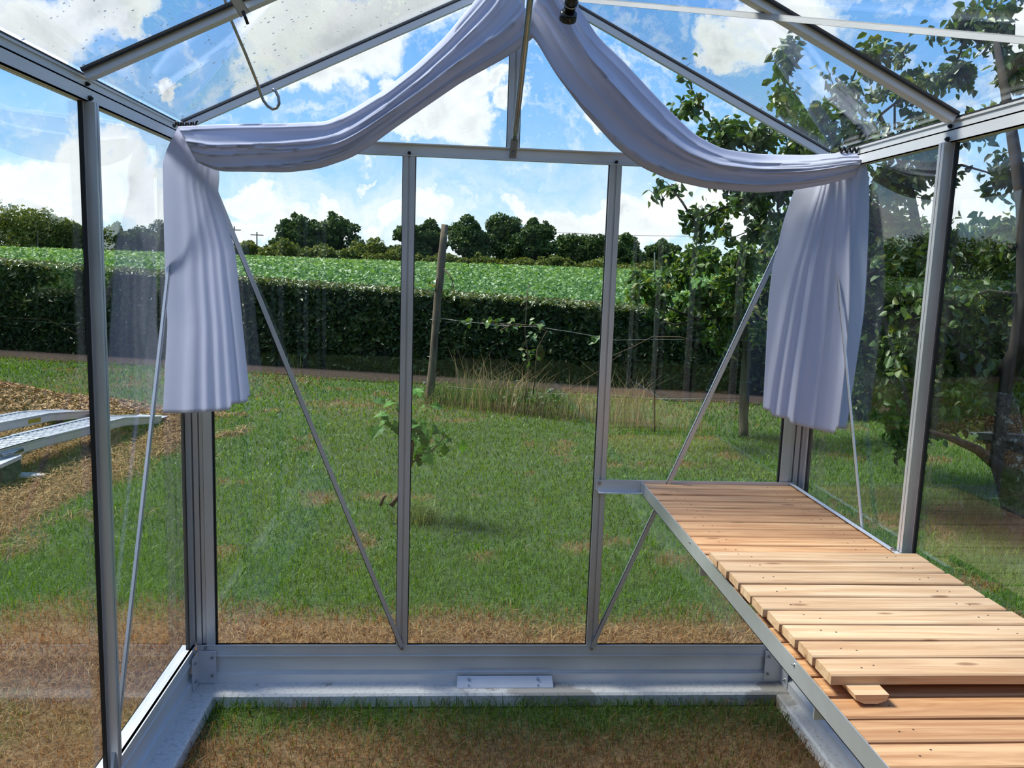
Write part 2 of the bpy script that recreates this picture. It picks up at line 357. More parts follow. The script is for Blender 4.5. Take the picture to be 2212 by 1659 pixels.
# ------------------------------------------------------------------ ground
def vnoise(x, y, s, seed=0):
    x = np.asarray(x, float)*s; y = np.asarray(y, float)*s
    xi, yi = np.floor(x), np.floor(y); fx, fy = x-xi, y-yi; fx = fx*fx*(3-2*fx); fy = fy*fy*(3-2*fy)
    def h(a, b):
        t = np.sin(a*127.1+b*311.7+seed*74.7)*43758.5453; return t-np.floor(t)
    return (h(xi, yi)*(1-fx)+h(xi+1, yi)*fx)*(1-fy)+(h(xi, yi+1)*(1-fx)+h(xi+1, yi+1)*fx)*fy
def fbm(x, y, s, seed=0):
    return (vnoise(x, y, s, seed)*.55+vnoise(x, y, s*2.1, seed+1)*.28+vnoise(x, y, s*4.4, seed+2)*.17)
def sstep(a, b, x):
    t = np.clip((x-a)/(b-a), 0, 1); return t*t*(3-2*t)
def hedge_y(x): return 8.95-.268*x            # foot of the hedge face
def dead(x, y):
    """how much of the grass is dead straw-coloured at a place, 0..1"""
    x = np.asarray(x, float); y = np.asarray(y, float); n = fbm(x, y, 2.2, 3)-.5
    b = (1-sstep(.50, .92, y+n*.5))*sstep(-.05, .05, y)                         # strip along the gable
    left = (1-sstep(.35, .95, -x+n*.9))*(1-sstep(.3, .7, y)) * (x < 0)
    left2 = (x < 0)*(y < .25)*sstep(.42, .6, fbm(x, y, 1.3, 9))*.8
    dist = np.clip(np.maximum(np.maximum(-1.45+.10*(y-3.5)-x, 0)*0+(-1.40+.12*np.minimum(y-3.2, 0)-x+n*.5), -1), -1, 1)
    straw = sstep(-.05, .25, dist)*sstep(1.3, 1.9, y+n)*(1-sstep(5.6, 6.2, y+n*.8))
    ins = ((x > 0) & (x < 2.3) & (y < -.05))*np.clip(.85*sstep(.10, .42, -y+n*.35)+sstep(.5, .65, fbm(x, y, 4, 5))*.25, 0, .92)
    spots = sstep(.66, .78, fbm(x, y, 2.6, 11))*.55
    far = sstep(5.0, 7.0, y)*sstep(.45, .7, fbm(x, y, .8, 21))*.22
    return np.clip(np.maximum.reduce([b, left, left2, straw, ins, spots, far]), 0, 1)
def grass_col(x, y, r1, r2):
    d = dead(x, y); n = fbm(x, y, .9, 17); band = .5+.5*np.sin(y*2.4+x*.25)
    g1 = np.array([.060, .17, .016]); g2 = np.array([.165, .285, .032]); g3 = np.array([.20, .27, .06])
    b1 = np.array([.42, .26, .11]); b2 = np.array([.27, .145, .06])
    t = np.clip(.25+.55*(n-.3)+.5*(r1-.5)+.12*band, 0, 1)[:, None]
    g = g1*(1-t)+g2*t; g = g*(1-.35*(r2 > .86)[:, None])+g3*.35*(r2 > .86)[:, None]
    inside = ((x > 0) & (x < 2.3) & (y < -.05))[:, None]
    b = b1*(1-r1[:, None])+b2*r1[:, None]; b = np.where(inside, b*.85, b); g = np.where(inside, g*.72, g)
    isd = (r2 < d)[:, None]
    c = np.where(isd, b, g); return c*(.8+.4*r1[:, None])

def ground():
    xs = np.concatenate([np.arange(-16, -6, .5), np.arange(-6, 7, .09), np.arange(7, 14.1, .5)]); ys = np.concatenate([np.arange(-7, -2.5, .4), np.arange(-2.5, 9.6, .09), np.arange(9.6, 12.5, .4)])
    X, Y = np.meshgrid(xs, ys); Z = GZ-.004+.012*(fbm(X, Y, 1.2, 2)-.5)
    Z = np.where((X > -.25) & (X < 2.5) & (Y < .2), GZ-.006, Z)
    V = np.stack([X, Y, Z], -1).reshape(-1, 3); nx, ny = len(xs), len(ys)
    me = bpy.data.meshes.new('lawn'); F = [(j*nx+i, j*nx+i+1, (j+1)*nx+i+1, (j+1)*nx+i) for j in range(ny-1) for i in range(nx-1)]
    me.from_pydata(V.tolist(), [], F); me.shade_smooth()
    r1 = rng.random(len(V)); d = dead(V[:, 0], V[:, 1])[:, None]
    g = np.array([.045, .085, .02])*(.8+.4*r1[:, None]); b = np.array([.17, .105, .05])
    soil = (V[:, 1] > hedge_y(V[:, 0])-.45)[:, None]*1.
    c = g*(1-d)+b*d; c = c*(1-soil)+np.array([.045, .027, .018])*soil
    a = me.attributes.new('tint', 'FLOAT_COLOR', 'POINT'); cc = np.ones((len(V), 4), np.float32); cc[:, :3] = c; a.data.foreach_set('color', cc.ravel())
    m, T = mat_new('turf'); bs = T.n('ShaderNodeBsdfPrincipled', i_Roughness=.95); at = T.n('ShaderNodeAttribute', attribute_name='tint')
    tc = T.n('ShaderNodeTexCoord'); nz = T.n('ShaderNodeTexNoise', i_Scale=60., i_Detail=4.0); T.l(tc.outputs['Object'], nz.inputs['Vector'])
    mu = T.n('ShaderNodeMix', data_type='RGBA', blend_type='MULTIPLY'); mu.inputs[0].default_value = 1; T.l(at.outputs['Color'], mu.inputs[6]); T.l(T.ramp(nz.outputs[0], [(.3, .45), (.7, 1.3)]), mu.inputs[7])
    T.l(mu.outputs[2], bs.inputs['Base Color']); out(T, bs.outputs[0])
    o = link('floor', me, m); tag(o, 'mown garden lawn around and inside the greenhouse', 'lawn', kind='structure')
ground()

def blades(name, P, hgt, wid, mat, colr=None, rnd=None, parent=None, lean=.5, curl=.4):
    n = len(P); th = rng.random(n)*2*np.pi; ln = rng.random(n)**.7*lean; ph = rng.random(n)*2*np.pi
    side = np.stack([np.cos(th), np.sin(th), np.zeros(n)], 1); ldir = np.stack([np.cos(ph), np.sin(ph), np.zeros(n)], 1)
    hh = hgt[:, None]; w = wid[:, None]
    mid = P+np.array([0, 0, 1.])*hh*.6+ldir*(ln[:, None]*hh*.35)
    tip = P+np.array([0, 0, 1.])*hh*(1-.3*ln[:, None]*curl)+ldir*(ln[:, None]*hh*(1+curl))
    V = np.stack([P-side*w*.5, P+side*w*.5, mid+side*w*.42, mid-side*w*.42, tip], 1).reshape(-1, 3)
    return mesh_np(name, V, 5, mat, parent, rnd=rnd, colr=colr, polys=[(0, 1, 2, 3), (3, 2, 4)])

def lawn_blades():
    zones = [((0.06, 2.26), (-1.75, -.09), 9500, .044, .0026), ((-2.2, -.17), (-1.5, .3), 6000, .042, .0028), ((-1.9, 4.2), (.12, 1.6), 4800, .042, .0034), ((-2.8, 5.2), (1.6, 3.2), 2500, .036, .0050),
             ((-4.2, 6.5), (3.2, 5.6), 1500, .038, .0068), ((-6.6, 7.5), (5.6, 10.5), 750, .042, .010), ((2.45, 5.5), (-1.3, 1.6), 1700, .036, .0045)]
    Ps, hs, ws = [], [], []
    for (x0, x1), (y0, y1), dens, h, w in zones:
        n = int((x1-x0)*(y1-y0)*dens); x = x0+(x1-x0)*rng.random(n); y = y0+(y1-y0)*rng.random(n)
        k = y < hedge_y(x)-.42+.1*rng.random(n)
        k &= ~((x > 1.45) & (x < 2.3) & (y < -1.0) & (y < -1.0-1.2*(x-1.9)))  # hidden below the bench
        k &= ~((x > 4.2) & (x < 4.2) )
        x, y = x[k], y[k]; n = len(x)
        d = dead(x, y); hh = h*(.55+.8*rng.random(n))*(1-.25*d)
        Ps.append(np.stack([x, y, np.full(n, GZ)], 1)); hs.append(hh); ws.append(w*(.7+.6*rng.random(n)))
    P = np.concatenate(Ps); hgt = np.concatenate(hs); wid = np.concatenate(ws)
    r1, r2 = rng.random(len(P)), rng.random(len(P))
    c = grass_col(P[:, 0], P[:, 1], r1, r2)
    o = blades('lawn_grass', P, hgt, wid, M['grass'], colr=c, lean=.9, curl=.6)
    tag(o, 'short green grass blades with straw-coloured dead patches covering the lawn', 'grass', kind='stuff')
lawn_blades()

def soil_bed():
    xs = np.arange(-9, 10.1, .3); m = MB(); pts = []
    for x in xs:
        y = hedge_y(x); e = .08*math.sin(x*3)+.06*math.sin(x*7.7)
        pts.append([(x, y-.50+e, GZ+.004), (x, y-.2, GZ+.05), (x, y+1.3, GZ+.06)])
    for i in range(len(pts)-1):
        a, b = pts[i], pts[i+1]
        m.add([a[0], b[0], b[1], a[1]], [(0, 1, 2, 3)]); m.add([a[1], b[1], b[2], a[2]], [(0, 1, 2, 3)])
    o = m.build('soil_bed', M['soil'], smooth=True)
    tag(o, 'strip of bare brown soil and leaf litter at the foot of the hedge', 'soil', kind='structure')
soil_bed()

# ------------------------------------------------------------------ greenhouse frame
XL, XR, HE, RX, RZ, SY = -.03, 2.268, 1.847, 1.118, 2.458, .775
NB = 4
px_, py_, pz_ = (1, 0, 0), (0, 1, 0), (0, 0, 1)
bar_prof = [(-.0215, .0215, .014, .018), (-.0215, -.0035, .0, .014), (.0035, .0215, .0, .014), (-.0035, .0035, .006, .014)]
seal_prof = [(-.0245, -.0215, .012, .020), (.0215, .0245, .012, .020)]
def vec(*a): return np.array(a, float)

WB = empty('wall_back', (RX, 0, 0), 'glazed aluminium gable wall at the far end of the greenhouse', 'wall', kind='structure')
WL = empty('wall_left', (XL, -1.5, 0), 'glazed aluminium side wall on the left of the greenhouse', 'wall', kind='structure')
WR = empty('wall_right', (XR, -1.5, 0), 'glazed aluminium side wall behind the slatted bench', 'wall', kind='structure')
CE = empty('ceiling', (RX, -1.5, RZ), 'pitched glass greenhouse roof with aluminium rafters', 'roof', kind='structure')

def base_rail(parent, p0, p1, inward, lip=.055):
    """inward = unit vector into the house; p0,p1 at the top inner edge"""
    p0, p1 = vec(*p0), vec(*p1); o = -vec(*inward)
    m = MB(); z = vec(0, 0, 1)
    m.bar(p0, p1, o, z, [(.010, .014, -.155, 0), (.0, .012, -.048, -.043), (.004, .012, -.043, -.0), (.002, .012, -.118, -.113), (-.004, .012, -.155, -.118),
                         (0, lip, -.004, .0), (lip-.004, lip, -.02, 0), (.01, .05, -.155, -.150)])
    m.build('base_rail', M['alu_h'], parent)
base_rail(WB, (XL, 0, 0), (XR, 0, 0), (0, -1, 0), .016)
base_rail(WL, (XL, -3.1, 0), (XL, 0, 0), (1, 0, 0))
base_rail(WR, (XR, -3.1, 0), (XR, 0, 0), (-1, 0, 0))

def gbar(parent, name, p0, p1, u, v, prof=bar_prof, seal=seal_prof, mat='alu'):
    b = MB().bar(p0, p1, u, v, prof).build(name, M[mat], parent)
    for sl in seal or (): MB().bar(p0, p1, u, v, [sl]).build('rubber_seal', M['rubber'], b)
    return b
# gable posts, crossbar, king bar
for k in (1, 2): gbar(WB, 'glazing_bar', (.745*k, 0, 0), (.745*k, 0, HE), px_, py_)
MB().bar((XL, 0, HE+.0), (XR, 0, HE+.0), pz_, py_, [(-.004, .040, .004, .010), (.036, .040, -.006, .02), (-.004, 0, -.002, .02)]).build('crossbar', M['alu_h'], WB)
gbar(WB, 'king_bar', (RX-.004, 0, HE+.04), (RX-.004, 0, RZ), px_, py_)
corner_prof = [(-.050, .050, .022, .026), (-.050, -.024, .0, .022), (-.020, -.002, .008, .022), (.002, .014, .012, .022), (.018, .050, .002, .022)]
cseal = [(-.060, -.050, .008, .026), (.050, .056, .012, .024)]
gbar(WB, 'corner_post', (XL+.020, 0, -.004), (XL+.020, 0, HE), px_, py_, corner_prof, cseal)
gbar(WB, 'corner_post', (XR-.020, 0, -.004), (XR-.020, 0, HE), px_, py_, [(-b, -a, c, d) for a, b, c, d in corner_prof], [(-b, -a, c, d) for a, b, c, d in cseal])
# side posts
side_prof = [(-.0215, .0215, .010, .018), (-.0135, -.0015, -.018, .010), (.0015, .0135, -.018, .010), (-.0015, .0015, -.010, .010)]
side_seal = [(-.0285, -.0215, .008, .018), (.0215, .0285, .008, .018)]
for k in range(1, NB+1):
    gbar(WL, 'glazing_bar', (XL, -SY*k, 0), (XL, -SY*k, HE), py_, (-1, 0, 0), side_prof, side_seal)
    gbar(WR, 'glazing_bar', (XR, -SY*k, 0), (XR, -SY*k, HE), py_, (1, 0, 0), side_prof, side_seal)
# side corner flanges
gbar(WL, 'corner_flange', (XL-.012, -.004, 0), (XL-.012, -.004, HE), py_, (-1, 0, 0), [(-.028, .02, 0, .012)], [(-.036, -.028, .002, .014)])
gbar(WR, 'corner_flange', (XR+.012, -.004, 0), (XR+.012, -.004, HE), py_, (1, 0, 0), [(-.028, .02, 0, .012)], [(-.036, -.028, .002, .014)])
# eave beams: vertical lower face and an upper set-back face
for P_, X_, s_ in ((WL, XL, -1), (WR, XR, 1)):
    m = MB(); p0, p1 = (X_, -3.1, HE), (X_, .012, HE)
    m.bar(p0, p1, (s_, 0, 0), pz_, [(.0, .006, .0, .036), (.0, .03, .032, .036), (.010, .030, .036, .058), (.006, .05, .058, .064), (.0, .03, 0, .003)])
    m.build('eave_beam', M['alu_h'], P_)
    MB().bar((X_, -3.1, HE), (X_, .012, HE), (s_, 0, 0), pz_, [(.010, .055, .064, .071)]).build('rubber_seal', M['rubber'], P_)
    b = MB()
    for k in range(1, NB+1):
        for dy, dz in ((.0, .006),): b.bolt((X_, -SY*k+dy, HE+dz+.004), (-s_, 0, 0), .007, .006)
        b.bolt((X_+s_*.010, -SY*k+.01, HE+.047), (-s_, 0, 0), .006, .006)
    b.build('bolt', M['dbolt'], P_)
# roof: rafters in local frame (along slope), glass
def roof_frame(right):
    a = vec(XR if right else XL, 0, HE+.062); b = vec(RX, 0, RZ); t = b-a; t /= np.linalg.norm(t); n = np.cross(t, (0, 1, 0)); n = n if n[2] > 0 else -n
    return a, b, t, n
raf_prof = [(-.026, .026, .014, .018), (-.022, -.004, -.010, .014), (.004, .022, -.006, .014), (-.004, .004, -.002, .014)]
raf_seal = [(-.031, -.025, .008, .018), (.025, .031, .008, .018)]
gab_prof = [(-.030, .030, .016, .020), (-.030, -.012, -.014, .016), (-.010, .006, -.004, .016), (.008, .030, .004, .016)]
for right in (False, True):
    a, b, t, n = roof_frame(right)
    for k in range(0, NB+1):
        off = vec(0, -SY*k+(.0 if k else .006), 0)
        if k == 0: gbar(CE, 'gable_rafter', a+off, b+off, (0, 1, 0), n, gab_prof, raf_seal, 'alu_h')
        else: gbar(CE, 'rafter', a+off, b+off, (0, 1, 0), n, raf_prof, raf_seal, 'alu_h')
    for k in range(NB):
        y0, y1 = -SY*k-.022, -SY*(k+1)+.022
        L = np.linalg.norm(b-a)
        MB().bar(a+vec(0, y1, 0)+t*.005, a+vec(0, y0, 0)+t*.005, t, n, [(0, L-.02, .010, .013)]).build('glass_pane', M['glass'], CE)
MB().bar((RX, -3.1, RZ), (RX, .02, RZ), px_, pz_, [(-.022, .022, -.012, .0), (-.004, .004, -.035, .03), (-.034, .034, .014, .018)]).build('ridge_beam', M['alu_h'], CE)
# roof brace lying under the right slope
p0, p1 = vec(1.20, -.03, 2.405), vec(2.235, -1.505, 1.918)
MB().bar(p0, p1, (.0, 0, 1.), (.45, .89, 0), [(-.016, .0, 0, .003), (-.003, 0, 0, .014)]).build('diagonal_brace', M['alu_h'], CE)

# glass of the walls
def pane(parent, a, b): MB().box(a, b).build('glass_pane', M['glass'], parent)
xs = [XL+.072, .745-.022, .745+.022, 1.49-.022, 1.49+.022, XR-.072]
for i in range(3): pane(WB, (xs[2*i]-.012, .016, -.002), (xs[2*i+1]+.012, .0185, HE))
# gable triangle panes
def tri_pane(pts):
    m = MB(); v = [(x, .016, z) for x, z in pts]+[(x, .0185, z) for x, z in pts]; k = len(pts)
    m.add(v, [tuple(range(k)), tuple(range(2*k-1, k-1, -1))]+[(i, (i+1) % k, k+(i+1) % k, k+i) for i in range(k)]); m.build('glass_pane', M['glass'], WB)
tri_pane([(XL+.06, HE+.038), (RX-.02, HE+.038), (RX-.02, RZ-.03), (XL+.06, HE+.085)])
tri_pane([(RX+.012, HE+.038), (XR-.06, HE+.038), (XR-.06, HE+.085), (RX+.012, RZ-.03)])
for k in range(NB):
    y0, y1 = -SY*(k+1)+.012, -SY*k-(.012 if k else .03)
    pane(WL, (XL-.017, y0, -.002), (XL-.0145, y1, HE)); pane(WR, (XR+.0145, y0, -.002), (XR+.017, y1, HE))
# diagonal braces (angle strips with bolts)
def brace(parent, p0, p1, u, v, w=.016):
    b = MB().bar(p0, p1, u, v, [(-w/2, w/2, 0, .002), (w/2-.002, w/2, 0, .010)]).build('diagonal_brace', M['alu'], parent)
    MB().bolt(vec(*p0)+vec(*v)*-.001, -vec(*v), .006).bolt(vec(*p1)+vec(*v)*-.001, -vec(*v), .006).build('bolt', M['bolt'], b)
def perp(p0, p1, v):
    a = np.cross(vec(*p1)-vec(*p0), vec(*v)); return a/np.linalg.norm(a)
for parent, p0, p1, v in ((WB, (.748, -.008, -.008), (.012, -.008, 1.84), (0, 1, 0)), (WB, (1.487, -.008, -.008), (2.228, -.008, 1.84), (0, 1, 0)),
                          (WL, (XL+.012, -.80, .01), (XL+.012, -.055, 1.84), (-1, 0, 0)), (WR, (XR-.012, -.80, .01), (XR-.012, -.055, 1.84), (1, 0, 0))):
    brace(parent, p0, p1, perp(p0, p1, v), v, .018 if parent is WB else .014)
bb = MB(); bb.bolt((.745, 0, HE+.006), (0, -1, 0), .006); bb.bolt((1.49, 0, HE+.006), (0, -1, 0), .006); bb.build('bolt', M['dbolt'], WB)
# corner plates of the base
for X_, s_ in ((XL, 1), (XR, -1)):
    c = MB()
    c.box((min(X_, X_+s_*.075), -.008, -.150), (max(X_, X_+s_*.075), -.005, -.022))
    c.box((min(X_+s_*.005, X_+s_*.008), -.075, -.150), (max(X_+s_*.005, X_+s_*.008), -.005, -.022))
    cp_ = c.build('corner_plate', M['alu_pale'], WB, bevel=.001)
    q = MB()
    for zz in (-.046, -.118): q.bolt((X_+s_*.060, -.008, zz), (0, -1, 0), .006); q.bolt((X_+s_*.008, -.055, zz), (s_, 0, 0), .006)
    q.bolt((X_+s_*.035, -.002, -.010), (0, -1, 0), .006); q.bolt((X_+s_*.004, -.03, -.012), (s_, 0, 0), .006)
    q.build('bolt', M['bolt'], cp_)
# joint plate in the middle of the gable base rail
a0 = onY(988, 1452, -.012); a1 = onY(1193, 1482, -.012)
jp = MB()
jp.box((a0[0], -.006, -.122), (a1[0]-.002, -.003, -.112)); 
jp.add([(a0[0], -.012, -.121), (a1[0]-.004, -.012, -.121), (a1[0], -.046, -.152), (a0[0]-.001, -.046, -.152), (a0[0], -.012, -.124), (a1[0]-.004, -.012, -.124), (a1[0], -.046, -.1549), (a0[0]-.001, -.046, -.1549)],
       [(0, 1, 2, 3), (7, 6, 5, 4), (3, 2, 6, 7), (0, 3, 7, 4), (1, 5, 6, 2), (0, 4, 5, 1)])
jpo = jp.build('joint_plate', M['white_alu'], WB); jpo['label'] = 'pale folded joint plate with four screws'
q = MB()
for fx in (.12, .84):
    q.bolt((a0[0]+fx*(a1[0]-a0[0]), -.022, -.130), (0, -.67, .74), .006); q.bolt((a0[0]+fx*(a1[0]-a0[0]), -.040, -.146), (0, -.67, .74), .004, .002)
q.build('bolt', M['bolt'], jpo)

# water drops on the left roof panes
def drops():
    a, b, t, n = roof_frame(False); L = np.linalg.norm(b-a); V = []; F = []
    ng = 0
    for i in range(420):
        k = random.choice([0, 0, 1, 1, 1]); s = random.random()*L*.85; y = -SY*k-.04-random.random()*(SY-.08); r = random.uniform(.0010, .0032)*(.8 if k else 1)
        c = a+vec(0, y, 0)+t*s+n*.0133; st = random.uniform(1, 1.8); ring = []
        m = 7; base = len(V)
        for j, (rr, hh) in enumerate(((1, 0), (.75, .45))):
            for q_ in range(m):
                w = 2*math.pi*q_/m; V.append(tuple(c+t*(r*st*rr*math.cos(w))+vec(0, 1, 0)*(r*rr*math.sin(w))+n*(r*hh)))
        V.append(tuple(c+n*r*.6))
        for q_ in range(m):
            q2 = (q_+1) % m; F.append((base+q_, base+q2, base+m+q2, base+m+q_)); F.append((base+m+q_, base+m+q2, base+2*m))
        F.append(tuple(base+q_ for q_ in range(m))[::-1])
    me = bpy.data.meshes.new('water_drops'); me.from_pydata(V, [], F); me.shade_smooth()
    o = link('water_drops', me, M['water'], CE); o['kind'] = 'stuff'
drops()

# ------------------------------------------------------------------ concrete kerbs under the rails
def kerb(name, a, b, label):
    m = MB(); (x0, y0, z0), (x1, y1, z1) = a, b
    nx, ny = max(2, int((x1-x0)/.05)), max(2, int((y1-y0)/.05)); c = .008
    # chamfered block
    v = [(x0, y0, z0), (x1, y0, z0), (x1, y1, z0), (x0, y1, z0), (x0, y0, z1-c), (x1, y0, z1-c), (x1, y1, z1-c), (x0, y1, z1-c), (x0+c, y0+c, z1), (x1-c, y0+c, z1), (x1-c, y1-c, z1), (x0+c, y1-c, z1)]
    m.add(v, [(0, 3, 2, 1), (0, 1, 5, 4), (1, 2, 6, 5), (2, 3, 7, 6), (3, 0, 4, 7), (4, 5, 9, 8), (5, 6, 10, 9), (6, 7, 11, 10), (7, 4, 8, 11), (8, 9, 10, 11)])
    o = m.build(name, M['concrete']); tag(o, label, 'kerb'); return o
kerb('concrete_kerb', (-.155, -.088, GZ-.06), (2.45, .11, -.155), 'pale concrete kerb slab under the far gable base rail, partly damp')
kerb('concrete_kerb', (-.155, -3.1, GZ-.06), (.055, -.092, -.155), 'pale concrete kerb slab under the left base rail')
kerb('concrete_kerb', (2.215, -3.1, GZ-.06), (2.45, -.092, -.155), 'pale concrete kerb slab in the shade under the bench')

# ------------------------------------------------------------------ things hanging in the roof
# tubular strut from the king bar foot to the ridge
s0 = vec(RX-.005, -.020, HE+.018); s2 = onX(1145, 0, RX); dd = (s2-s0)/np.linalg.norm(s2-s0)
s3 = s0+dd*((RZ-.03-s0[2])/dd[2])
st = empty('ridge_strut', s0, 'round steel strut with a flattened bolted foot rising to the ridge', 'strut')
MB().tube([s0+dd*.06, s0+dd*.11, s3], [.0065, .010, .010], 12).build('tube', M['steel'], st, smooth=True)
foot = MB().bar(s0-dd*.022, s0+dd*.065, px_, (0, 1, 0), [(-.013, .013, -.002, .002)]).build('flat_foot', M['steel'], st, bevel=.004)
MB().bolt(s0+vec(0, -.002, 0), (0, -1, 0), .006).build('bolt', M['bolt'], foot)

# window stay rod with a hook end
hp0 = onY(482, -12, -.74); hp1 = onY(560, 195, -.56)
hk = empty('window_stay', hp0, 'thin steel rod ending in an upturned hook, hanging from the left roof', 'hook')
pix = [(478, -25), (486, 0), (500, 45), (530, 115), (556, 180), (562, 200), (569, 217), (578, 229), (589, 236), (598, 233), (603, 224), (602, 210), (596, 198), (590, 192)]
pts = []
for i, (a_, b_) in enumerate(pix): pts.append(onY(a_, b_, -.74+.18*min(1, i/5)))
MB().tube(pts, .0042, 8).build('rod', M['steel'], hk, smooth=True)
# window catch on the second rafter
wc = empty('window_catch', onY(528, 20, -.70), 'worn grey metal catch with a dark peg under the left rafter', 'catch')
c0, c1 = onY(500, -15, -.84), onY(530, 32, -.82); t_ = (c1-c0)/np.linalg.norm(c1-c0); u_ = np.cross(t_, FW); u_ /= np.linalg.norm(u_)
MB().bar(c0, c1, u_, np.cross(t_, u_), [(-.013, .013, -.003, .0), (-.013, -.010, -.010, 0), (.010, .013, -.010, 0)]).build('catch_plate', M['galv'], wc, bevel=.001)
MB().tube([c1-t_*.010, c1+vec(.006, 0, -.022)], .004, 8).build('peg', M['dbolt'], wc, smooth=True)

# black automatic vent opener cylinder
vo = empty('vent_opener', onY(1229, 40, -.46), 'glossy black automatic vent opener cylinder hanging beside the ridge', 'vent opener')
b0, b1, b2, b3, b4 = onY(1226, 44, -.46), onY(1229, 26, -.475), onY(1234, 5, -.50), onY(1237, -14, -.53), onY(1240, -60, -.60)
MB().tube([b0+(b0-b1)*.15, b0, (b0+b1)/2, b1, b1+(b2-b1)*.1], [.022, .026, .027, .025, .019], 20).build('end_cap', M['plastic'], vo, smooth=True)
MB().tube([b1, b2, b3, b4], [.017, .018, .019, .019], 20).build('cylinder', M['plastic'], vo, smooth=True)
ring = [b2+np.array([.020*math.cos(w), .006*math.sin(w), .020*math.sin(w)]) for w in np.linspace(0, 2*math.pi, 20)]
MB().tube(ring, .0025, 6, cap=False).build('spring_ring', M['steel'], vo, smooth=True)
MB().tube([b4-vec(0, 0, .01), vec(b4[0], b4[1]-.02, RZ-.055)], .005, 8).build('arm', M['steel'], vo, smooth=True)

# ------------------------------------------------------------------ curtains
def resample(poly, n):
    p = np.array(poly, float); d = np.r_[0, np.cumsum(np.linalg.norm(np.diff(p, axis=0), axis=1))]; s = np.linspace(0, d[-1], n)
    return np.stack([np.interp(s, d, p[:, 0]), np.interp(s, d, p[:, 1])], 1)
def smooth2(p, k=5):
    q = p.copy()
    for _ in range(k): q[1:-1] = (q[:-2]+2*q[1:-1]+q[2:])/4
    return q
def grid_mesh(name, P, mat, parent, closed=False):
    n, m = P.shape[:2]; F = []
    for i in range(n-1):
        for j in range(m if closed else m-1):
            j2 = (j+1) % m; F.append((i*m+j, i*m+j2, (i+1)*m+j2, (i+1)*m+j))
    me = bpy.data.meshes.new(name); me.from_pydata(P.reshape(-1, 3).tolist(), [], F); me.shade_smooth()
    o = link(name, me, mat, parent)
    s = o.modifiers.new('thickness', 'SOLIDIFY'); s.thickness = .0012
    return o
def swag(parent, outer, inner, Yf, seed, n=110):
    r = np.random.default_rng(seed); A, B = smooth2(resample(outer, n), 6), smooth2(resample(inner, n), 6)
    mf, mb = 44, 12; P = np.zeros((n, mf+mb, 3))
    ridg = [(r.uniform(.05, .95), r.uniform(.03, .09), r.uniform(.010, .022), r.uniform(-.35, .35), r.uniform(0, 6)) for _ in range(9)]
    for i in range(n):
        s = i/(n-1); Y = Yf(s)
        for j in range(mf):
            t = j/(mf-1); q = A[i]*(1-t)+B[i]*t
            d = .030*math.sin(math.pi*min(1, max(0, t*1.0)))
            for (c, w, h, sl, ph) in ridg:
                cc = c+sl*(s-.5)+.05*math.sin(s*5+ph); d += h*math.exp(-((t-cc)/w)**2)*(.4+.6*math.sin(math.pi*min(1, s*1.1+.05))**.5)
                # sharp underside of the fold
                if t > cc: d -= h*.5*math.exp(-(t-cc)/w*2)
            P[i, j] = onY(q[0], q[1], Y-d)
        for j in range(mb):
            t = 1-(j+.5)/mb; q = A[i]*(1-t)+B[i]*t; P[i, mf+j] = onY(q[0], q[1], Y+.022*math.sin(math.pi*t))
    return grid_mesh('swag', P, M['cloth'], parent, True)
def tail(parent, left, right, bottom, Yl, Yr, folds, seed, name='tail', fan=.25, n=70, m=150, amp0=.006, amp1=.020):
    r = np.random.default_rng(seed); A, B = smooth2(resample(left, n), 3), smooth2(resample(right, n), 3); Bt = np.array(bottom, float)
    P = np.zeros((n, m, 3))
    u = np.linspace(0, 1, m); bx = np.interp(u, np.linspace(0, 1, len(Bt)), Bt[:, 0]); by = np.interp(u, (Bt[:, 0]-Bt[0, 0])/(Bt[-1, 0]-Bt[0, 0]), Bt[:, 1])
    base_y = A[-1][1]*(1-u)+B[-1][1]*u
    for i in range(n):
        v = i/(n-1); amp = amp0+(amp1-amp0)*v
        for j in range(m):
            t = u[j]; q = A[i]*(1-t)+B[i]*t; yy = q[1]+(by[j]-base_y[j])*v**2
            Y = Yl*(1-t)+Yr*t; d = 0
            for (c, w, k) in folds: # c centre, w width, k relative height ; asymmetric pleats
                cc = c+(1-v)**1.3*(.62-c)*fan; x = (t-cc)/(w*(1-.35*(1-v)*fan)); d += k*amp*(math.exp(-x*x) if x < 0 else math.exp(-(x*2.2)**2))
            P[i, j] = onY(q[0], yy, Y-d+.003*math.sin(v*7+t*5)*v)
    return grid_mesh(name, P, M['cloth'], parent)

CL = empty('curtain', (.02, -.2, 1.84), 'white voile curtain draped in the left corner and swagged up to the ridge', 'curtain')
swag(CL, [(1075, -75), (1048, -25), (1010, 22), (960, 82), (900, 140), (830, 195), (760, 238), (705, 264), (600, 267), (480, 269), (384, 274)],
     [(1165, 65), (1152, 82), (1100, 120), (1000, 175), (905, 240), (850, 278), (800, 315), (760, 340), (690, 364), (620, 372), (540, 370), (470, 370), (425, 350)],
     lambda s: -.095-.11*sstep(.72, 1., s)-.02*(1-s), 3)
tail(CL, [(384, 276), (368, 305), (351, 345), (353, 450), (357, 600), (362, 700), (356, 800), (352, 890)], [(455, 330), (475, 372), (470, 420), (487, 470), (508, 540), (522, 680), (532, 780), (540, 858)],
     [(352, 892), (400, 892), (450, 890), (492, 886), (498, 884), (499, 874), (530, 869), (534, 868), (535, 859), (540, 857)], -.235, -.085,
     [(.20, .14, .5), (.44, .07, .7), (.60, .06, 1.1), (.74, .05, .8), (.88, .05, 1.3)], 4)
CR = empty('curtain', (2.22, -.2, 1.84), 'white voile curtain swagged from the ridge and hanging pleated in the right corner', 'curtain')
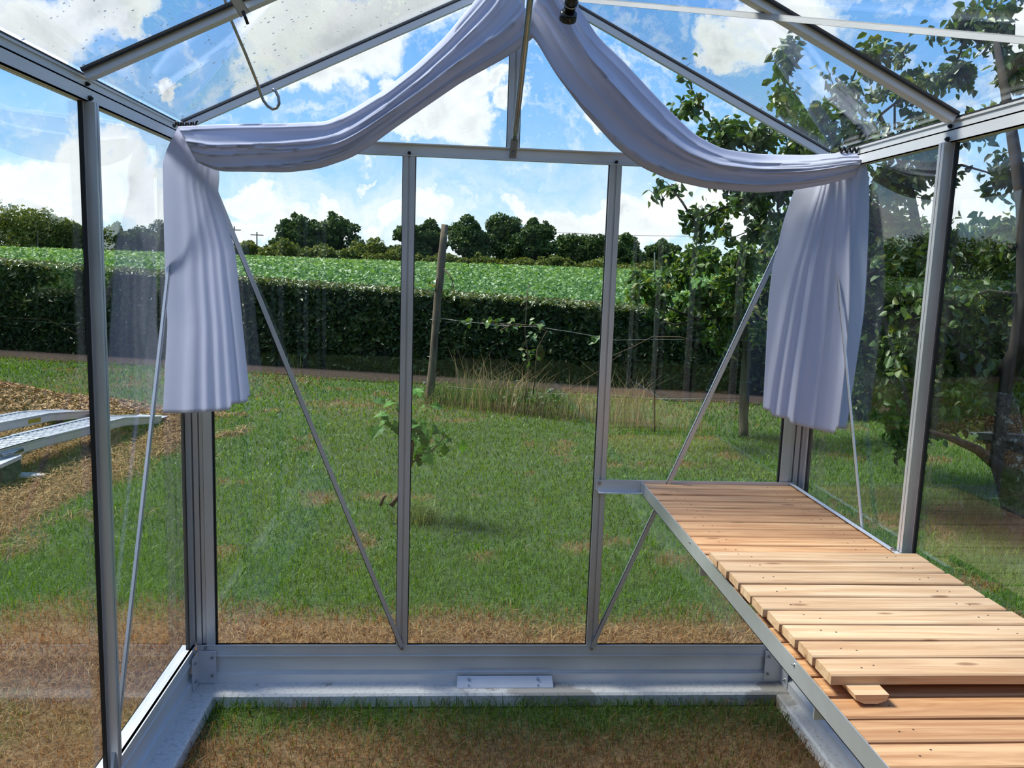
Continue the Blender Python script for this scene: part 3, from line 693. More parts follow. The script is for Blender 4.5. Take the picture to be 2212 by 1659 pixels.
swag(CR, [(1200, -75), (1238, -5), (1290, 78), (1345, 130), (1400, 190), (1440, 232), (1500, 290), (1560, 322), (1640, 333), (1750, 335), (1815, 330), (1866, 331)],
     [(1120, 60), (1153, 80), (1200, 160), (1260, 240), (1330, 318), (1385, 362), (1450, 390), (1530, 408), (1640, 417), (1720, 410), (1790, 398), (1850, 380)],
     lambda s: -.095-.15*sstep(.72, 1., s)-.03*(1-s), 8)
tail(CR, [(1725, 395), (1712, 420), (1692, 480), (1668, 580), (1660, 650), (1655, 750), (1648, 886)], [(1866, 333), (1877, 380), (1878, 450), (1872, 600), (1866, 680), (1848, 800), (1828, 928)],
     [(1648, 884), (1664, 888), (1668, 899), (1706, 906), (1708, 915), (1750, 925), (1800, 936), (1804, 935), (1807, 925), (1828, 927)], -.075, -.27,
     [(.08, .05, .8), (.20, .05, 1.1), (.36, .06, 2.2), (.60, .07, .8), (.90, .05, 1.9)], 9, fan=.6)
def tie(cx, cy, Y, label, s):
    pts = [onY(cx+s*(t*52-26), cy-t*0+6*math.sin(t*30)-abs(t-.5)*4, Y-.006*math.cos(t*30)) for t in np.linspace(0, 1, 60)]
    o = MB().tube(pts, .0035, 6).build('twisted_tie', M['rubber'], smooth=True); tag(o, label, 'tie')
tie(400, 270, -.19, 'black twisted cord tying the left curtain to the eave beam', 1)
tie(1838, 325, -.235, 'black twisted cord tying the right curtain to the eave beam', -1)

# ------------------------------------------------------------------ bench
BX0, BX1, BZ = 1.648, 2.250, .668
bench = empty('bench_frame', (1.95, -1.2, .64), 'galvanised steel staging frame fixed along the right wall', 'bench')
MB().bar((BX0, -2.75, BZ), (BX0, -.004, BZ), px_, pz_, [(0, .0022, -.048, .0), (0, .03, -.048, -.0458)]).build('front_rail', M['galv'], bench)
MB().bar((BX1, -2.75, BZ), (BX1, -.004, BZ), (-1, 0, 0), pz_, [(0, .0022, -.048, .0), (0, .03, -.048, -.0458), (0, .018, -.002, 0)]).build('back_rail', M['alu_pale'], bench)
er = MB(); xa = 1.472
er.add([(xa, -.006, .672), (BX1, -.006, .672), (BX1, -.006, .626), (xa+.010, -.006, .626), (xa, -.006, .634), (xa, -.0035, .672), (BX1, -.0035, .672), (BX1, -.0035, .626), (xa+.010, -.0035, .626), (xa, -.0035, .634)],
       [(0, 4, 3, 2, 1), (5, 6, 7, 8, 9), (0, 1, 6, 5), (1, 2, 7, 6), (2, 3, 8, 7), (3, 4, 9, 8), (4, 0, 5, 9)])
er.box((xa+.01, -.03, .624), (BX1, -.0035, .6262))
ero = er.build('end_rail', M['alu_pale'], bench)
MB().bolt((1.487, -.006, .660), (0, -1, 0), .007).bolt((2.235, -.008, .655), (-.5, -1, .3), .007).build('bolt', M['bolt'], ero)
for k in (1, 2, 3):
    y = -SY*k+(.0)
    MB().bar((BX0+.004, y, BZ-.048), (BX1, y, BZ-.048), py_, pz_, [(-.015, .015, -.0022, 0), (-.001, .001, -.030, 0)]).build('cross_bearer', M['galv'], bench)
    g = MB(); g.add([(BX0+.003, y-.0015, BZ-.05), (BX0+.075, y-.0015, BZ-.05), (BX0+.075, y-.0015, BZ-.075), (BX0+.003, y-.0015, BZ-.075), (BX0+.003, y+.0015, BZ-.05), (BX0+.075, y+.0015, BZ-.05), (BX0+.075, y+.0015, BZ-.075), (BX0+.003, y+.0015, BZ-.075)],
                    [(0, 1, 2, 3), (7, 6, 5, 4), (0, 4, 5, 1), (1, 5, 6, 2), (2, 6, 7, 3), (3, 7, 4, 0)]); g.build('gusset', M['galv'], bench)
    MB().bar((BX0+.02, y, BZ-.055), (XR-.01, y, .20), py_, (.7, 0, .7), [(-.008, .008, -.0015, .0015)]).build('wall_bracket', M['galv'], bench)
    MB().bolt((BX1-.012, y+.012, BZ), (-.2, 0, 1), .007).bolt((BX0, y+.1, BZ-.012), (-1, 0, 0), .004, .001).build('bolt', M['bolt'], bench)

def slat_panel(name, x0, x1, y_start, pitch, n, ztop, mat, label, th=.021, skew=0., bat=True):
    p = empty(name, ((x0+x1)/2, y_start-n*pitch/2, ztop-.03), label, 'slatted panel', 'larch slatted shelves on the bench')
    w = pitch-.0095
    for i in range(n):
        y1 = y_start-i*pitch; y0 = y1-w; dx = random.uniform(-.004, .004)+skew*i; m = MB(); a, b = x0+dx, x1+dx+random.uniform(-.003, .003); c = .003; zt = ztop+random.uniform(-.0015, .001)
        ys_ = [(y0, zt-th), (y1, zt-th), (y1, zt-c), (y1-c, zt), (y0+c, zt), (y0, zt-c)]; ns = 13
        rings = []
        for k in range(ns):
            x = a+(b-a)*k/(ns-1); wob = .0008*math.sin(x*11+i*2.3)
            rings += [(x, yy+wob, zz) for yy, zz in ys_]
        F = [tuple(range(6))]+[tuple(range((ns-1)*6, ns*6))[::-1]]
        for k in range(ns-1):
            for q_ in range(6): q2 = (q_+1) % 6; F.append((k*6+q_, (k+1)*6+q_, (k+1)*6+q2, k*6+q2))
        m.add(rings, F); s = m.build('slat', mat, p)
        nl = MB()
        for xx in (a+.075, a+.105, b-.105, b-.075):
            yy = y0+w*random.uniform(.3, .7); q_ = MB(); q_.tube([(xx, yy, zt-.002), (xx, yy, zt+.0006)], .0022, 6); nl.parts.append(q_)
        nl.build('nail', M['nail'], s)
    if bat:
        for xx in (x0+.09, x1-.09):
            m = MB(); L0, L1 = y_start+.004, y_start-n*pitch-.030
            prof = [(-.034, 0), (.034, 0), (.030, -.012), (.012, -.019), (-.014, -.0185), (-.031, -.011)]
            v = [(xx+a_, L1, ztop-th+b_) for a_, b_ in prof]+[(xx+a_, L0, ztop-th+b_) for a_, b_ in prof]
            m.add(v, [tuple(range(6))[::-1], tuple(range(6, 12))]+[(k, (k+1) % 6, 6+(k+1) % 6, 6+k) for k in range(6)]); m.build('batten', M['slat_pale'], p)
    return p
slat_panel('slatted_panel', BX0+.008, BX1-.012, -.010, .0785, 14, .661, M['slat'], 'larch slatted shelf panel set in the bench frame against the far gable', bat=True)
slat_panel('slatted_panel', BX0+.008, BX1-.012, -1.20, .0785, 16, .661, M['slat'], 'larch slatted shelf panel set in the bench frame nearest the camera', bat=True)
slat_panel('slatted_panel', BX0-.012, BX1-.020, -.888, .0785, 9, .7045, M['slat_pale'], 'paler larch slatted panel lying loose on top of the two others', skew=.0028)

# ------------------------------------------------------------------ hedge, field, far trees
def quad_leaves(P, size, nrm=None, spread=1., asp=.5):
    """one bent kite-shaped leaf per point: 4 verts"""
    n = len(P); d = rng.normal(size=(n, 3)); 
    if nrm is not None: d = nrm+spread*d
    d /= np.linalg.norm(d, axis=1, keepdims=True); a = rng.normal(size=(n, 3)); a = a-d*(a*d).sum(1, keepdims=True); a /= np.linalg.norm(a, axis=1, keepdims=True); b = np.cross(d, a)
    s = size[:, None] if hasattr(size, '__len__') else np.full((n, 1), size)
    return np.stack([P-a*s*.5, P+b*s*asp*.5-a*s*.05+d*s*.06, P+a*s*.5-d*s*.10, P-b*s*asp*.5-a*s*.05+d*s*.06], 1).reshape(-1, 3)
QP = [(0, 1, 2), (0, 2, 3)]

def hedge():
    hz = lambda x: 1.03-.032*(x-.5)
    hd = empty('hedge', (0, 9.4, GZ), 'long square-clipped dark laurel hedge between the lawn and the field', 'hedge')
    xs = np.arange(-10, 10.6, .5); m = MB(); dpt = .9
    for i in range(len(xs)-1):
        xa, xb = xs[i], xs[i+1]; ya, yb = hedge_y(xa)+.27, hedge_y(xb)+.27
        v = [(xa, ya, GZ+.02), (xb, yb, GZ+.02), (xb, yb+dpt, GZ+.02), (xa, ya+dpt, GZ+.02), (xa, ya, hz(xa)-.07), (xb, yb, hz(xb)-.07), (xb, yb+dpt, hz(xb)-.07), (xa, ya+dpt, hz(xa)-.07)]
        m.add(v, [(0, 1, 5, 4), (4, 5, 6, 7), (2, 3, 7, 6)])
    m.build('shade_core', M['core'], hd)
    n = 62000; x = -9.5+20*rng.random(n); t = rng.random(n); z = GZ+.04+(hz(x)-GZ-.06)*t**.85; dep = .14*rng.random(n)+.05*fbm(x, z, 3, 4)
    P = np.stack([x, hedge_y(x)+dep+.10*(t < .25)*rng.random(n), z], 1); nr = np.tile([-.2, -1., .35], (n, 1))
    far = mesh_np('foliage', quad_leaves(P, .075+.05*rng.random(n), nr, .75, .42), 4, M['laurel'], hd, rnd=rng.random(n), polys=QP)
    n = 30000; x = -9.5+20*rng.random(n); P = np.stack([x, hedge_y(x)+1.2*rng.random(n), hz(x)-.04+.07*rng.random(n)**2], 1)
    mesh_np('clipped_top', quad_leaves(P, .05+.04*rng.random(n), np.tile([0, 0, 1.], (n, 1)), .8, .45), 4, M['hedgetop'], hd, rnd=rng.random(n), polys=QP)
    k = MB()
    for i in range(90):
        x = random.uniform(-8, 8); y = hedge_y(x)+random.uniform(.05, .25); k.tube([(x, y, GZ), (x+random.uniform(-.1, .1), y-.02, .1), (x+random.uniform(-.25, .25), y, .4)], [.012, .008, .005], 5)
    k.build('stems', M['bark'], hd); 
hedge()

def reflection_hedge(label, p0, p1, h, seed):  # unseen hedges added so the glass reflects dark surroundings instead of sky
    r = np.random.default_rng(seed); p0, p1 = vec(*p0, GZ), vec(*p1, GZ); L = np.linalg.norm(p1-p0); t = (p1-p0)/L; nn = vec(t[1], -t[0], 0); root = empty('added_hedge', (p0+p1)/2, label, 'hedge')
    m = MB(); m.bar(p0+vec(0, 0, .02), p1+vec(0, 0, .02), nn, (0, 0, 1), [(-.6, .6, 0, h-.3)]); m.build('shade_core', M['core'], root)
    n = int(L*700); u = r.random(n)*L; top = r.random(n) < .2; z = np.where(top, h-.2+.3*r.random(n), h*r.random(n)); o = np.where(top, r.uniform(-.7, .7, n), .65*np.sign(r.random(n)-.5)+.1*r.normal(size=n))
    P = p0+t*u[:, None]+nn*o[:, None]; P[:, 2] = GZ+.05+z; mesh_np('foliage', quad_leaves(P, .25+.15*r.random(n), nn*np.sign(o)[:, None]+vec(0, 0, .4), .7, .6), 4, M['laurel'], root, rnd=r.random(n), polys=QP)
reflection_hedge('unseen tall dark hedge added behind the camera for the pane reflections', (-9.5, -12), (14, -12), 5.2, 1)
reflection_hedge('unseen tall dark hedge added on the left for the pane reflections', (-11.5, -11), (-11.5, 17.5), 5.5, 2)
reflection_hedge('unseen tall dark hedge added on the right for the pane reflections', (13.2, -11), (13.2, 5), 5.5, 3)

def field_z(x, y):  # ground under the crop
    return .30+.60*sstep(9, 75, y)-.0035*x*sstep(9, 75, y)*.6
def field():
    xs = np.linspace(-95, 110, 60); ys = np.concatenate([np.linspace(9.5, 80, 50), [95, 130, 200, 400]])
    X, Y = np.meshgrid(xs, ys); Y2 = Y.copy()
    Z = np.where(Y < 82, field_z(X, Y), field_z(X, np.full_like(Y, 80.))-.012*(Y-80)); Z = np.where(Y < 11.5, np.minimum(Z, GZ-.1), Z)
    V = np.stack([X, Y, Z], -1).reshape(-1, 3).tolist(); nx = len(xs)
    F = [(j*nx+i, j*nx+i+1, (j+1)*nx+i+1, (j+1)*nx+i) for j in range(len(ys)-1) for i in range(nx-1)]
    me = bpy.data.meshes.new('field'); me.from_pydata(V, [], F); me.shade_smooth()
    o = link('field', me, simple('field_soil', (.035, .07, .02), .95, 0, .4, 3)); tag(o, 'gently rising farm field beyond the hedge', 'field', kind='structure')
    # crop
    Ps, Ss = [], []
    for (y0, y1, dens, s) in ((11.0, 18, 95, .12), (18, 30, 50, .16), (30, 50, 18, .26), (50, 72, 7, .42)):
        xa = -0.62*(y1+3); xb = .62*(y1+3)+2; n = int((xb-xa)*(y1-y0)*dens); x = xa+(xb-xa)*rng.random(n); y = y0+(y1-y0)*rng.random(n)
        k = (y > hedge_y(x)+1.4) & (y < 71); x, y = x[k], y[k]; n = len(x)
        z = field_z(x, y)+.42+.10*rng.random(n)+.05*fbm(x, y, .8, 6); Ps.append(np.stack([x, y, z], 1)); Ss.append(s*(.7+.6*rng.random(n)))
    P = np.concatenate(Ps); S = np.concatenate(Ss); nr = np.tile([0, -.35, 1.], (len(P), 1))
    o = mesh_np('leafy_crop', quad_leaves(P, S, nr, .55, .55), 4, M['crop'], rnd=np.clip(.5*rng.random(len(P))+.35*sstep(18, 60, P[:, 1])+.25*(fbm(P[:, 0], P[:, 1], .15, 3)-.3), 0, 1), polys=QP)
    tag(o, 'dense bright green leafy crop filling the field behind the hedge', 'crop', kind='stuff')
field()

def blob_points(blobs, n, shell=.55):
    """blobs: list of (centre, radii); points biased to the shell; drops points deep in other blobs"""
    vol = np.array([b[1][0]*b[1][1]*b[1][2] for b in blobs])**(2/3); ch = rng.choice(len(blobs), n, p=vol/vol.sum())
    d = rng.normal(size=(n, 3)); d /= np.linalg.norm(d, axis=1, keepdims=True); r = shell+(1-shell)*rng.random(n)**.6
    C = np.array([b[0] for b in blobs])[ch]; R = np.array([b[1] for b in blobs])[ch]
    return C+d*R*r[:, None], d
def far_tree(name, px, top, wid, base, Y, mat, label, group, n=7500, ls=.30, trunk=True, cat='tree', crown_low=.12):
    c = onY(px, base, Y); t = onY(px, top, Y); hgt = t[2]-c[2]; R = wid/2/FPX*(Y-CAM[1])*1.12; root = empty(name, (c[0], Y, c[2]-.3), label, cat, group)
    z0 = c[2]-.4+hgt*(crown_low if trunk else .0); bl = []; H2 = t[2]-z0
    if trunk:
        for i in range(14):
            a = rng.random()*6.28; f = rng.random(); rr = R*(.35+.35*rng.random())*(1-.45*max(0, f-.5)); zz = z0+H2*(.15+.62*f)
            q = R*(.30+.18*rng.random()); bl.append(((c[0]+rr*math.cos(a), Y+rr*math.sin(a)*.7, zz), (q, q, min(q*.8, t[2]-zz))))
    else:
        for i in range(9):
            u_ = -1+2*i/8; zz = z0+H2*(.25+.15*rng.random()); bl.append(((c[0]+u_*R*.85, Y+rng.normal()*R*.2, zz), (R*.34, R*.4, H2*(.38+.2*rng.random()))))
    bl.append(((c[0], Y, t[2]-H2*.30), (R*.45, R*.5, H2*.30)))
    for b_ in list(bl):
        for _ in range(3):
            v_ = rng.normal(size=3); v_ /= np.linalg.norm(v_); q = .34*b_[1][0]*(.6+.8*rng.random()); p_ = np.array(b_[0])+v_*np.array(b_[1])*.95
            bl.append((p_, (q, q, min(q, max(.1, t[2]-p_[2]+.3)))))
    P, d = blob_points(bl, n, .5); lo = onY(px, base+8, Y)[2]; P[:, 2] = np.maximum(P[:, 2], lo-.1+.4*rng.random(len(P)))
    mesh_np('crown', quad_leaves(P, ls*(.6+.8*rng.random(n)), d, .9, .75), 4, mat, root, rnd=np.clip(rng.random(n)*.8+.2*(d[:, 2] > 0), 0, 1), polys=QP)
    if trunk:
        k = MB(); k.tube([(c[0], Y, c[2]-1.2), (c[0]+.1, Y, z0+H2*.2), (c[0]+.2, Y, z0+H2*.6)], [.35, .26, .1], 7)
        for b in bl[:6]: k.tube([(c[0]+.05, Y, z0), ((c[0]+b[0][0])/2, Y, (z0+b[0][2])/2+.2), b[0]], [.16, .10, .04], 5)
        k.build('trunk', M['bark'], root)
gT = 'trees in the far hedgerow beyond the field'
for (px, top, wid, base, Y, mt, lb) in [
    (648, 463, 104, 566, 80, 'oak', 'broad dark oak-like tree left of the far hedgerow gap, left half of the tall pair'), (724, 462, 108, 568, 81, 'oak', 'broad tree on the horizon, right half of the tall pair'),
    (600, 512, 60, 563, 79, 'oak', 'small dark round tree just left of the tall pair on the horizon'),
    (885, 478, 84, 578, 78, 'oak', 'tall green tree on the horizon behind the left glazing bar'), (928, 470, 72, 580, 80, 'oak', 'slim tree on the horizon just behind the leaning post top'),
    (1008, 463, 96, 584, 78, 'oak', 'tall dark tree, left of the dense trio in the middle of the horizon'), (1075, 457, 104, 586, 80, 'oak', 'tallest tree in the middle of the dense trio on the horizon'), (1148, 476, 100, 588, 78, 'oak', 'rounded dark tree, right of the dense trio on the horizon'),
    (1250, 506, 118, 592, 84, 'oak', 'wide low tree left of the right glazing bar on the horizon'), (1345, 502, 88, 594, 84, 'oak', 'round tree just right of the right glazing bar on the horizon'), (1426, 517, 78, 597, 86, 'oak', 'round tree behind the green stake on the horizon'),
    (1512, 528, 80, 603, 88, 'oak', 'dark round tree on the horizon seen through the fruit tree leaves'), (1590, 540, 90, 604, 90, 'oak', 'far round tree rightmost in the visible gap beside the right curtain')]:
    far_tree('hedgerow_tree', px, top, wid, base, Y, M[mt], lb, gT)
gB = 'bushes in the far hedgerow beyond the field'
for (px, top, wid, base, Y, mt, lb) in [
    (535, 520, 74, 562, 76, 'shrub', 'dark bush at the left end of the far hedgerow beside the left curtain'), (625, 522, 100, 566, 75, 'shrub', 'olive green bush below the left tree of the tall pair'), (700, 532, 100, 568, 75, 'shrub', 'olive bush below the right tree of the tall pair'),
    (760, 540, 90, 572, 75, 'shrub', 'low dark bush filling the hedgerow right of the tall pair'), (810, 512, 86, 572, 76, 'shrub', 'yellowish round bush standing above the far hedgerow left of the glazing bar'), (855, 538, 90, 576, 75, 'shrub', 'low bush at the left glazing bar in the far hedgerow'),
    (960, 545, 90, 582, 75, 'shrub', 'low bush right of the leaning post in the far hedgerow'), (1040, 552, 110, 586, 76, 'shrub', 'dark low bush under the dense tree trio, left part'), (1130, 555, 110, 590, 76, 'shrub', 'dark low bush under the dense tree trio, right part'),
    (1195, 550, 70, 591, 76, 'shrub', 'light green bush between the dense trio and the wide low tree'), (1300, 558, 130, 595, 78, 'shrub', 'low bush under the wide low tree by the right glazing bar'), (1400, 565, 110, 598, 80, 'shrub', 'low bush under the round tree behind the green stake'), (1480, 570, 110, 602, 80, 'shrub', 'low bush at the right end of the visible far hedgerow'),
    (1580, 575, 130, 606, 82, 'shrub', 'low far bush seen behind the fruit tree leaves')]:
    far_tree('hedgerow_bush', px, top, wid, base, Y, M[mt], lb, gB, n=5200, ls=.28, trunk=False, cat='bush')
gL = 'thicket trees on the left beyond the field'
for (px, top, wid, base, Y, mt, lb) in [
    (-60, 425, 190, 540, 74, 'shrub', 'tall olive tree at the extreme left of the thicket'), (40, 440, 150, 541, 74, 'shrub', 'tallest olive green tree of the left thicket behind the first pane'), (120, 468, 110, 545, 75, 'shrub', 'mid-height olive tree of the left thicket just left of the side post'),
    (190, 485, 90, 548, 76, 'shrub', 'olive tree of the left thicket partly behind the side post'), (252, 482, 70, 552, 74, 'shrub', 'yellow-green tree of the left thicket just right of the side post'), (305, 486, 80, 556, 78, 'oak', 'bluish dark tree of the thicket between side post and left curtain'), (365, 478, 80, 558, 80, 'oak', 'dark tree of the thicket at the edge of the left curtain'), (440, 490, 90, 560, 82, 'oak', 'dark tree of the thicket hidden mostly by the left curtain')]:
    far_tree('thicket_tree', px, top, wid, base, Y, M[mt], lb, gL, n=6500, ls=.22, trunk=True, crown_low=.02)

gR = 'trees of the wood on the right beyond the field'
for i, (px, top, lb) in enumerate([(1690, 520, 'wood tree farthest left of the group hidden behind the right curtain'), (1790, 500, 'dark wood tree seen between the right curtain and the side post'), (1880, 485, 'tall dark wood tree just left of the right side post'), (1975, 480, 'dark wood tree behind the right side post'), (2075, 478, 'dark wood tree just right of the right side post'), (2180, 470, 'dark wood tree at the right edge behind the pear trunk'), (2300, 465, 'unseen dark tree added for pane reflections, first past the right edge'), (2440, 455, 'unseen tall tree added for pane reflections, second past the right edge'), (2590, 450, 'unseen tree added for pane reflections, at the far right end of the group')]):
    far_tree('wood_tree', px, top, 140, 612, 84+i % 3, M['oak'], lb, gR, n=5200, ls=.32, crown_low=.02)  # group extended past the right edge with unseen trees for pane reflections
for px, top, lb in [(-190, 420, 'unseen olive tree added for pane reflections, first past the left edge tree'), (-330, 425, 'unseen olive tree added for pane reflections, second past the left edge tree'), (-480, 420, 'unseen olive tree added for pane reflections, third past the left edge tree'), (-640, 415, 'unseen broad olive tree added for pane reflections, farthest left')]:
    far_tree('thicket_tree', px, top, 180, 532, 76, M['shrub'], lb, gL, n=5200, ls=.26, crown_low=.02)  # out of view, added to darken what the side panes reflect

# utility poles and wires, far behind
def pole(px, top, base, Y, lb, arm):
    a, b = onY(px, base, Y), onY(px, top, Y); p = empty('utility_pole', a, lb, 'pole')
    MB().tube([a, b], [.11, .08], 8).build('pole', M['post'], p); 
    MB().box((b[0]-arm, Y-.06, b[2]-.5), (b[0]+arm, Y+.06, b[2]-.38)).build('crossarm', M['post'], p)
pole(506, 489, 560, 105, 'taller thin utility pole on the horizon beside the left curtain', .8)
pole(555, 501, 560, 120, 'shorter thin utility pole on the horizon right of the taller one', .9)
pw = empty('power_line', onY(1200, 500, 110), 'thin overhead wire crossing the sky above the far trees', 'wire')
MB().tube([onY(1050, 490, 112), onY(1200, 502, 110), onY(1330, 508, 108), onY(1470, 510, 106), onY(1800, 520, 100)], .03, 5).build('wire', M['wire'], pw)

# ------------------------------------------------------------------ fence in the garden
def rough_post(name, a, b, r, label, lean=0):
    p = empty(name, a, label, 'post'); a, b = vec(*a), vec(*b); k = 10; pts = [a+(b-a)*i/k+vec(rng.normal()*.004, rng.normal()*.004, 0) for i in range(k+1)]
    MB().tube(pts, [r*(1.1-.2*i/k+.05*rng.normal()) for i in range(k+1)], 12).build('post', M['post'], p, smooth=True); return p
g0, g1 = onZ(928, 872, GZ), None
P1b = onY(925, 880, g0[1]); P1t = onY(961, 485, g0[1]); P1b[2] = min(P1b[2], GZ)
p_ = rough_post('fence_post', P1b, P1t, .047, 'leaning weathered round wooden post right of the left glazing bar')
for (px, py_i, m_) in ((938, 690, 'wire'), (932, 770, 'wire'), (922, 825, 'wire')):
    c = onY(px, py_i, g0[1]); MB().tube([c+vec(.054*math.cos(w), .054*math.sin(w), .004*math.sin(2*w)) for w in np.linspace(0, 6.28, 14)], .003, 5, cap=False).build('wire_tie', M[m_], p_)
g2 = onZ(1605, 945, GZ)
P2t = onY(1613, 700, g2[1]); P2b = onY(1605, 950, g2[1])
p_ = rough_post('fence_post', P2b, P2t, .047, 'upright grey wooden post just left of the right curtain')
for pyy in (735, 755, 825):
    c = onY(1611, pyy, g2[1]); MB().tube([c+vec(.052*math.cos(w), .052*math.sin(w), 0) for w in np.linspace(0, 6.28, 14)], .0025, 5, cap=False).build('wire_tie', M['wire'], p_)
g3 = onZ(1414, 938, GZ)
o = MB().tube([onY(1414, 942, g3[1]), onY(1414, 545, g3[1])], .008, 8).build('garden_stake', M['green_paint'], smooth=True); tag(o, 'thin dark green metal stake between the glazing bar and the right curtain', 'stake')
def fence_pt(px, py):  # a point on the fence plane through the two posts
    a, b = g0, g2; t = b-a; n = vec(t[1], -t[0], 0); d = ray(px, py); return CAM+d*(n@(a-CAM))/(n@d)
def wire(pxs, label, r=.0028, mat='wire'):
    o = MB().tube([fence_pt(*p) for p in pxs], r, 5).build('fence_wire', M[mat], smooth=True); tag(o, label, 'wire', 'wires of the garden fence'); return o
wire([(932, 685), (990, 693), (1080, 703), (1160, 706), (1240, 718), (1330, 735), (1420, 733), (1500, 734), (1612, 735)], 'sagging upper fence wire running from the leaning post to the grey post')
wire([(923, 828), (1000, 838), (1100, 846), (1180, 850), (1300, 852), (1420, 862), (1500, 862), (1608, 860)], 'lower fence wire just above the tall grass')
wire([(1320, 770), (1370, 748), (1410, 727), (1470, 728), (1530, 745), (1565, 768)], 'thick bent wire stay crossing at the green stake', .0045, 'vine')
def vines():
    v = empty('vine', fence_pt(1150, 900), 'sparse climbing vine with thin stems trained on the fence wires', 'vine')
    m = MB()
    for pts in ([(1100, 915), (1085, 870), (1075, 845), (1060, 838)], [(1120, 925), (1160, 890), (1215, 850), (1290, 800), (1340, 765)], [(1130, 920), (1135, 850), (1142, 780), (1135, 720), (1138, 640), (1142, 615)], [(1256, 915), (1252, 880), (1243, 850)],
                [(960, 580), (975, 600), (980, 620), (960, 640)], [(1040, 697), (1100, 702), (1160, 703), (1170, 695)], [(1150, 850), (1160, 750), (1180, 715)], [(945, 600), (938, 640)], [(1080, 712), (1110, 700), (1150, 704), (1200, 722)]):
        P = [fence_pt(*p)+vec(0, rng.normal()*.04, 0) for p in pts]; m.tube(P, [.008*(1-.6*i/len(P)) for i in range(len(P))], 5)
    m.build('stem', M['vine'], v, smooth=True)
    cs = []
    for (px, py, k, s) in [(1085, 860, 22, 22), (1110, 850, 22, 26), (1140, 860, 20, 24), (1165, 870, 26, 22), (1190, 880, 20, 20), (1200, 855, 12, 16), (1060, 700, 10, 14), (1100, 703, 12, 16), (1160, 705, 14, 18), (1010, 692, 12, 14), (965, 632, 12, 8), (1145, 770, 14, 16), (1150, 730, 8, 14), (1290, 735, 10, 12), (1070, 695, 12, 22), (930, 615, 8, 8)]:
        for _ in range(k): cs.append(fence_pt(px+rng.normal()*s*.6, py+rng.normal()*s*.5)+vec(0, rng.normal()*.07, 0))
    P = np.array(cs); n = len(P); mesh_np('leaves', quad_leaves(P, .05+.05*rng.random(n), np.tile([0, -.4, .8], (n, 1)), .7, .7), 4, M['young'], v, rnd=rng.random(n), polys=QP)
vines()
def tall_grass(px, py, k, h, spreadpx, label, dry):
    b = fence_pt(px, py); b[2] = GZ; root = empty('grass_tussock', b, label, 'tall grass', 'grass tussocks along the fence')
    n = k; x = b[0]+rng.normal(size=n)*spreadpx*.5; y = b[1]+rng.normal(size=n)*.12-.54*(x-b[0])*.9
    n = int(k*.36); x, y = x[:n], y[:n]; P = np.stack([x, y, np.full(n, GZ)], 1)
    g = np.array([.12, .19, .05])*(.6+.8*rng.random(n)[:, None]); s = np.array([.40, .32, .17])*(.6+.7*rng.random(n)[:, None]); isd = (rng.random(n) < dry)[:, None]
    o = blades('blades', P, h*(.35+.5*rng.random(n)+.45*isd[:, 0]*rng.random(n)),   .004+.003*rng.random(n), M['grass'], colr=np.where(isd, s, g), parent=root, lean=.5, curl=.5)
    o['kind'] = 'stuff'
for (px, py, k, h, s, lb, dry) in [(965, 905, 700, .42, .28, 'green tussock of tall grass directly right of the leaning post foot', .25), (1040, 905, 800, .62, .34, 'tallest tangled grass tussock with pale dry stems under the vine', .4), (1110, 915, 700, .60, .34, 'grass tussock with dry seed stems at the vine foot', .45),
                             (1200, 915, 500, .50, .34, 'thin arching grass tussock right of the vine foot', .4), (1290, 920, 350, .45, .3, 'sparse grass tussock just behind the right glazing bar', .4), (1350, 925, 420, .62, .26, 'tall dry grass tussock left of the green stake', .5), (1500, 938, 220, .35, .3, 'low grass tussock between the stake and the grey post', .35), (930, 895, 300, .22, .12, 'low grass around the leaning post foot', .4)]:
    tall_grass(px, py, k, h, s, lb, dry)
def near_tuft(px, py, k, h, spr, label, z=GZ):
    b = onZ(px, py, z); root = empty('grass_tuft', b, label, 'grass tuft'); n = k
    P = np.stack([b[0]+rng.normal(size=n)*spr, b[1]+rng.normal(size=n)*spr, np.full(n, z)], 1)
    c = np.array([.20, .27, .08])*(.6+.7*rng.random(n)[:, None]); o = blades('blades', P, h*(.4+.7*rng.random(n)), .003+.002*rng.random(n), M['grass'], colr=c, parent=root, lean=.9, curl=.9); o['kind'] = 'stuff'
near_tuft(2110, 1120, 110, .45, .07, 'wispy tuft of long pale grass beside the pear tree trunk')
near_tuft(905, 1125, 420, .16, .07, 'dark tuft of grass around the fig sapling foot')
near_tuft(640, 800, 90, .40, .10, 'dry wispy tuft at the hedge foot right of the left curtain')

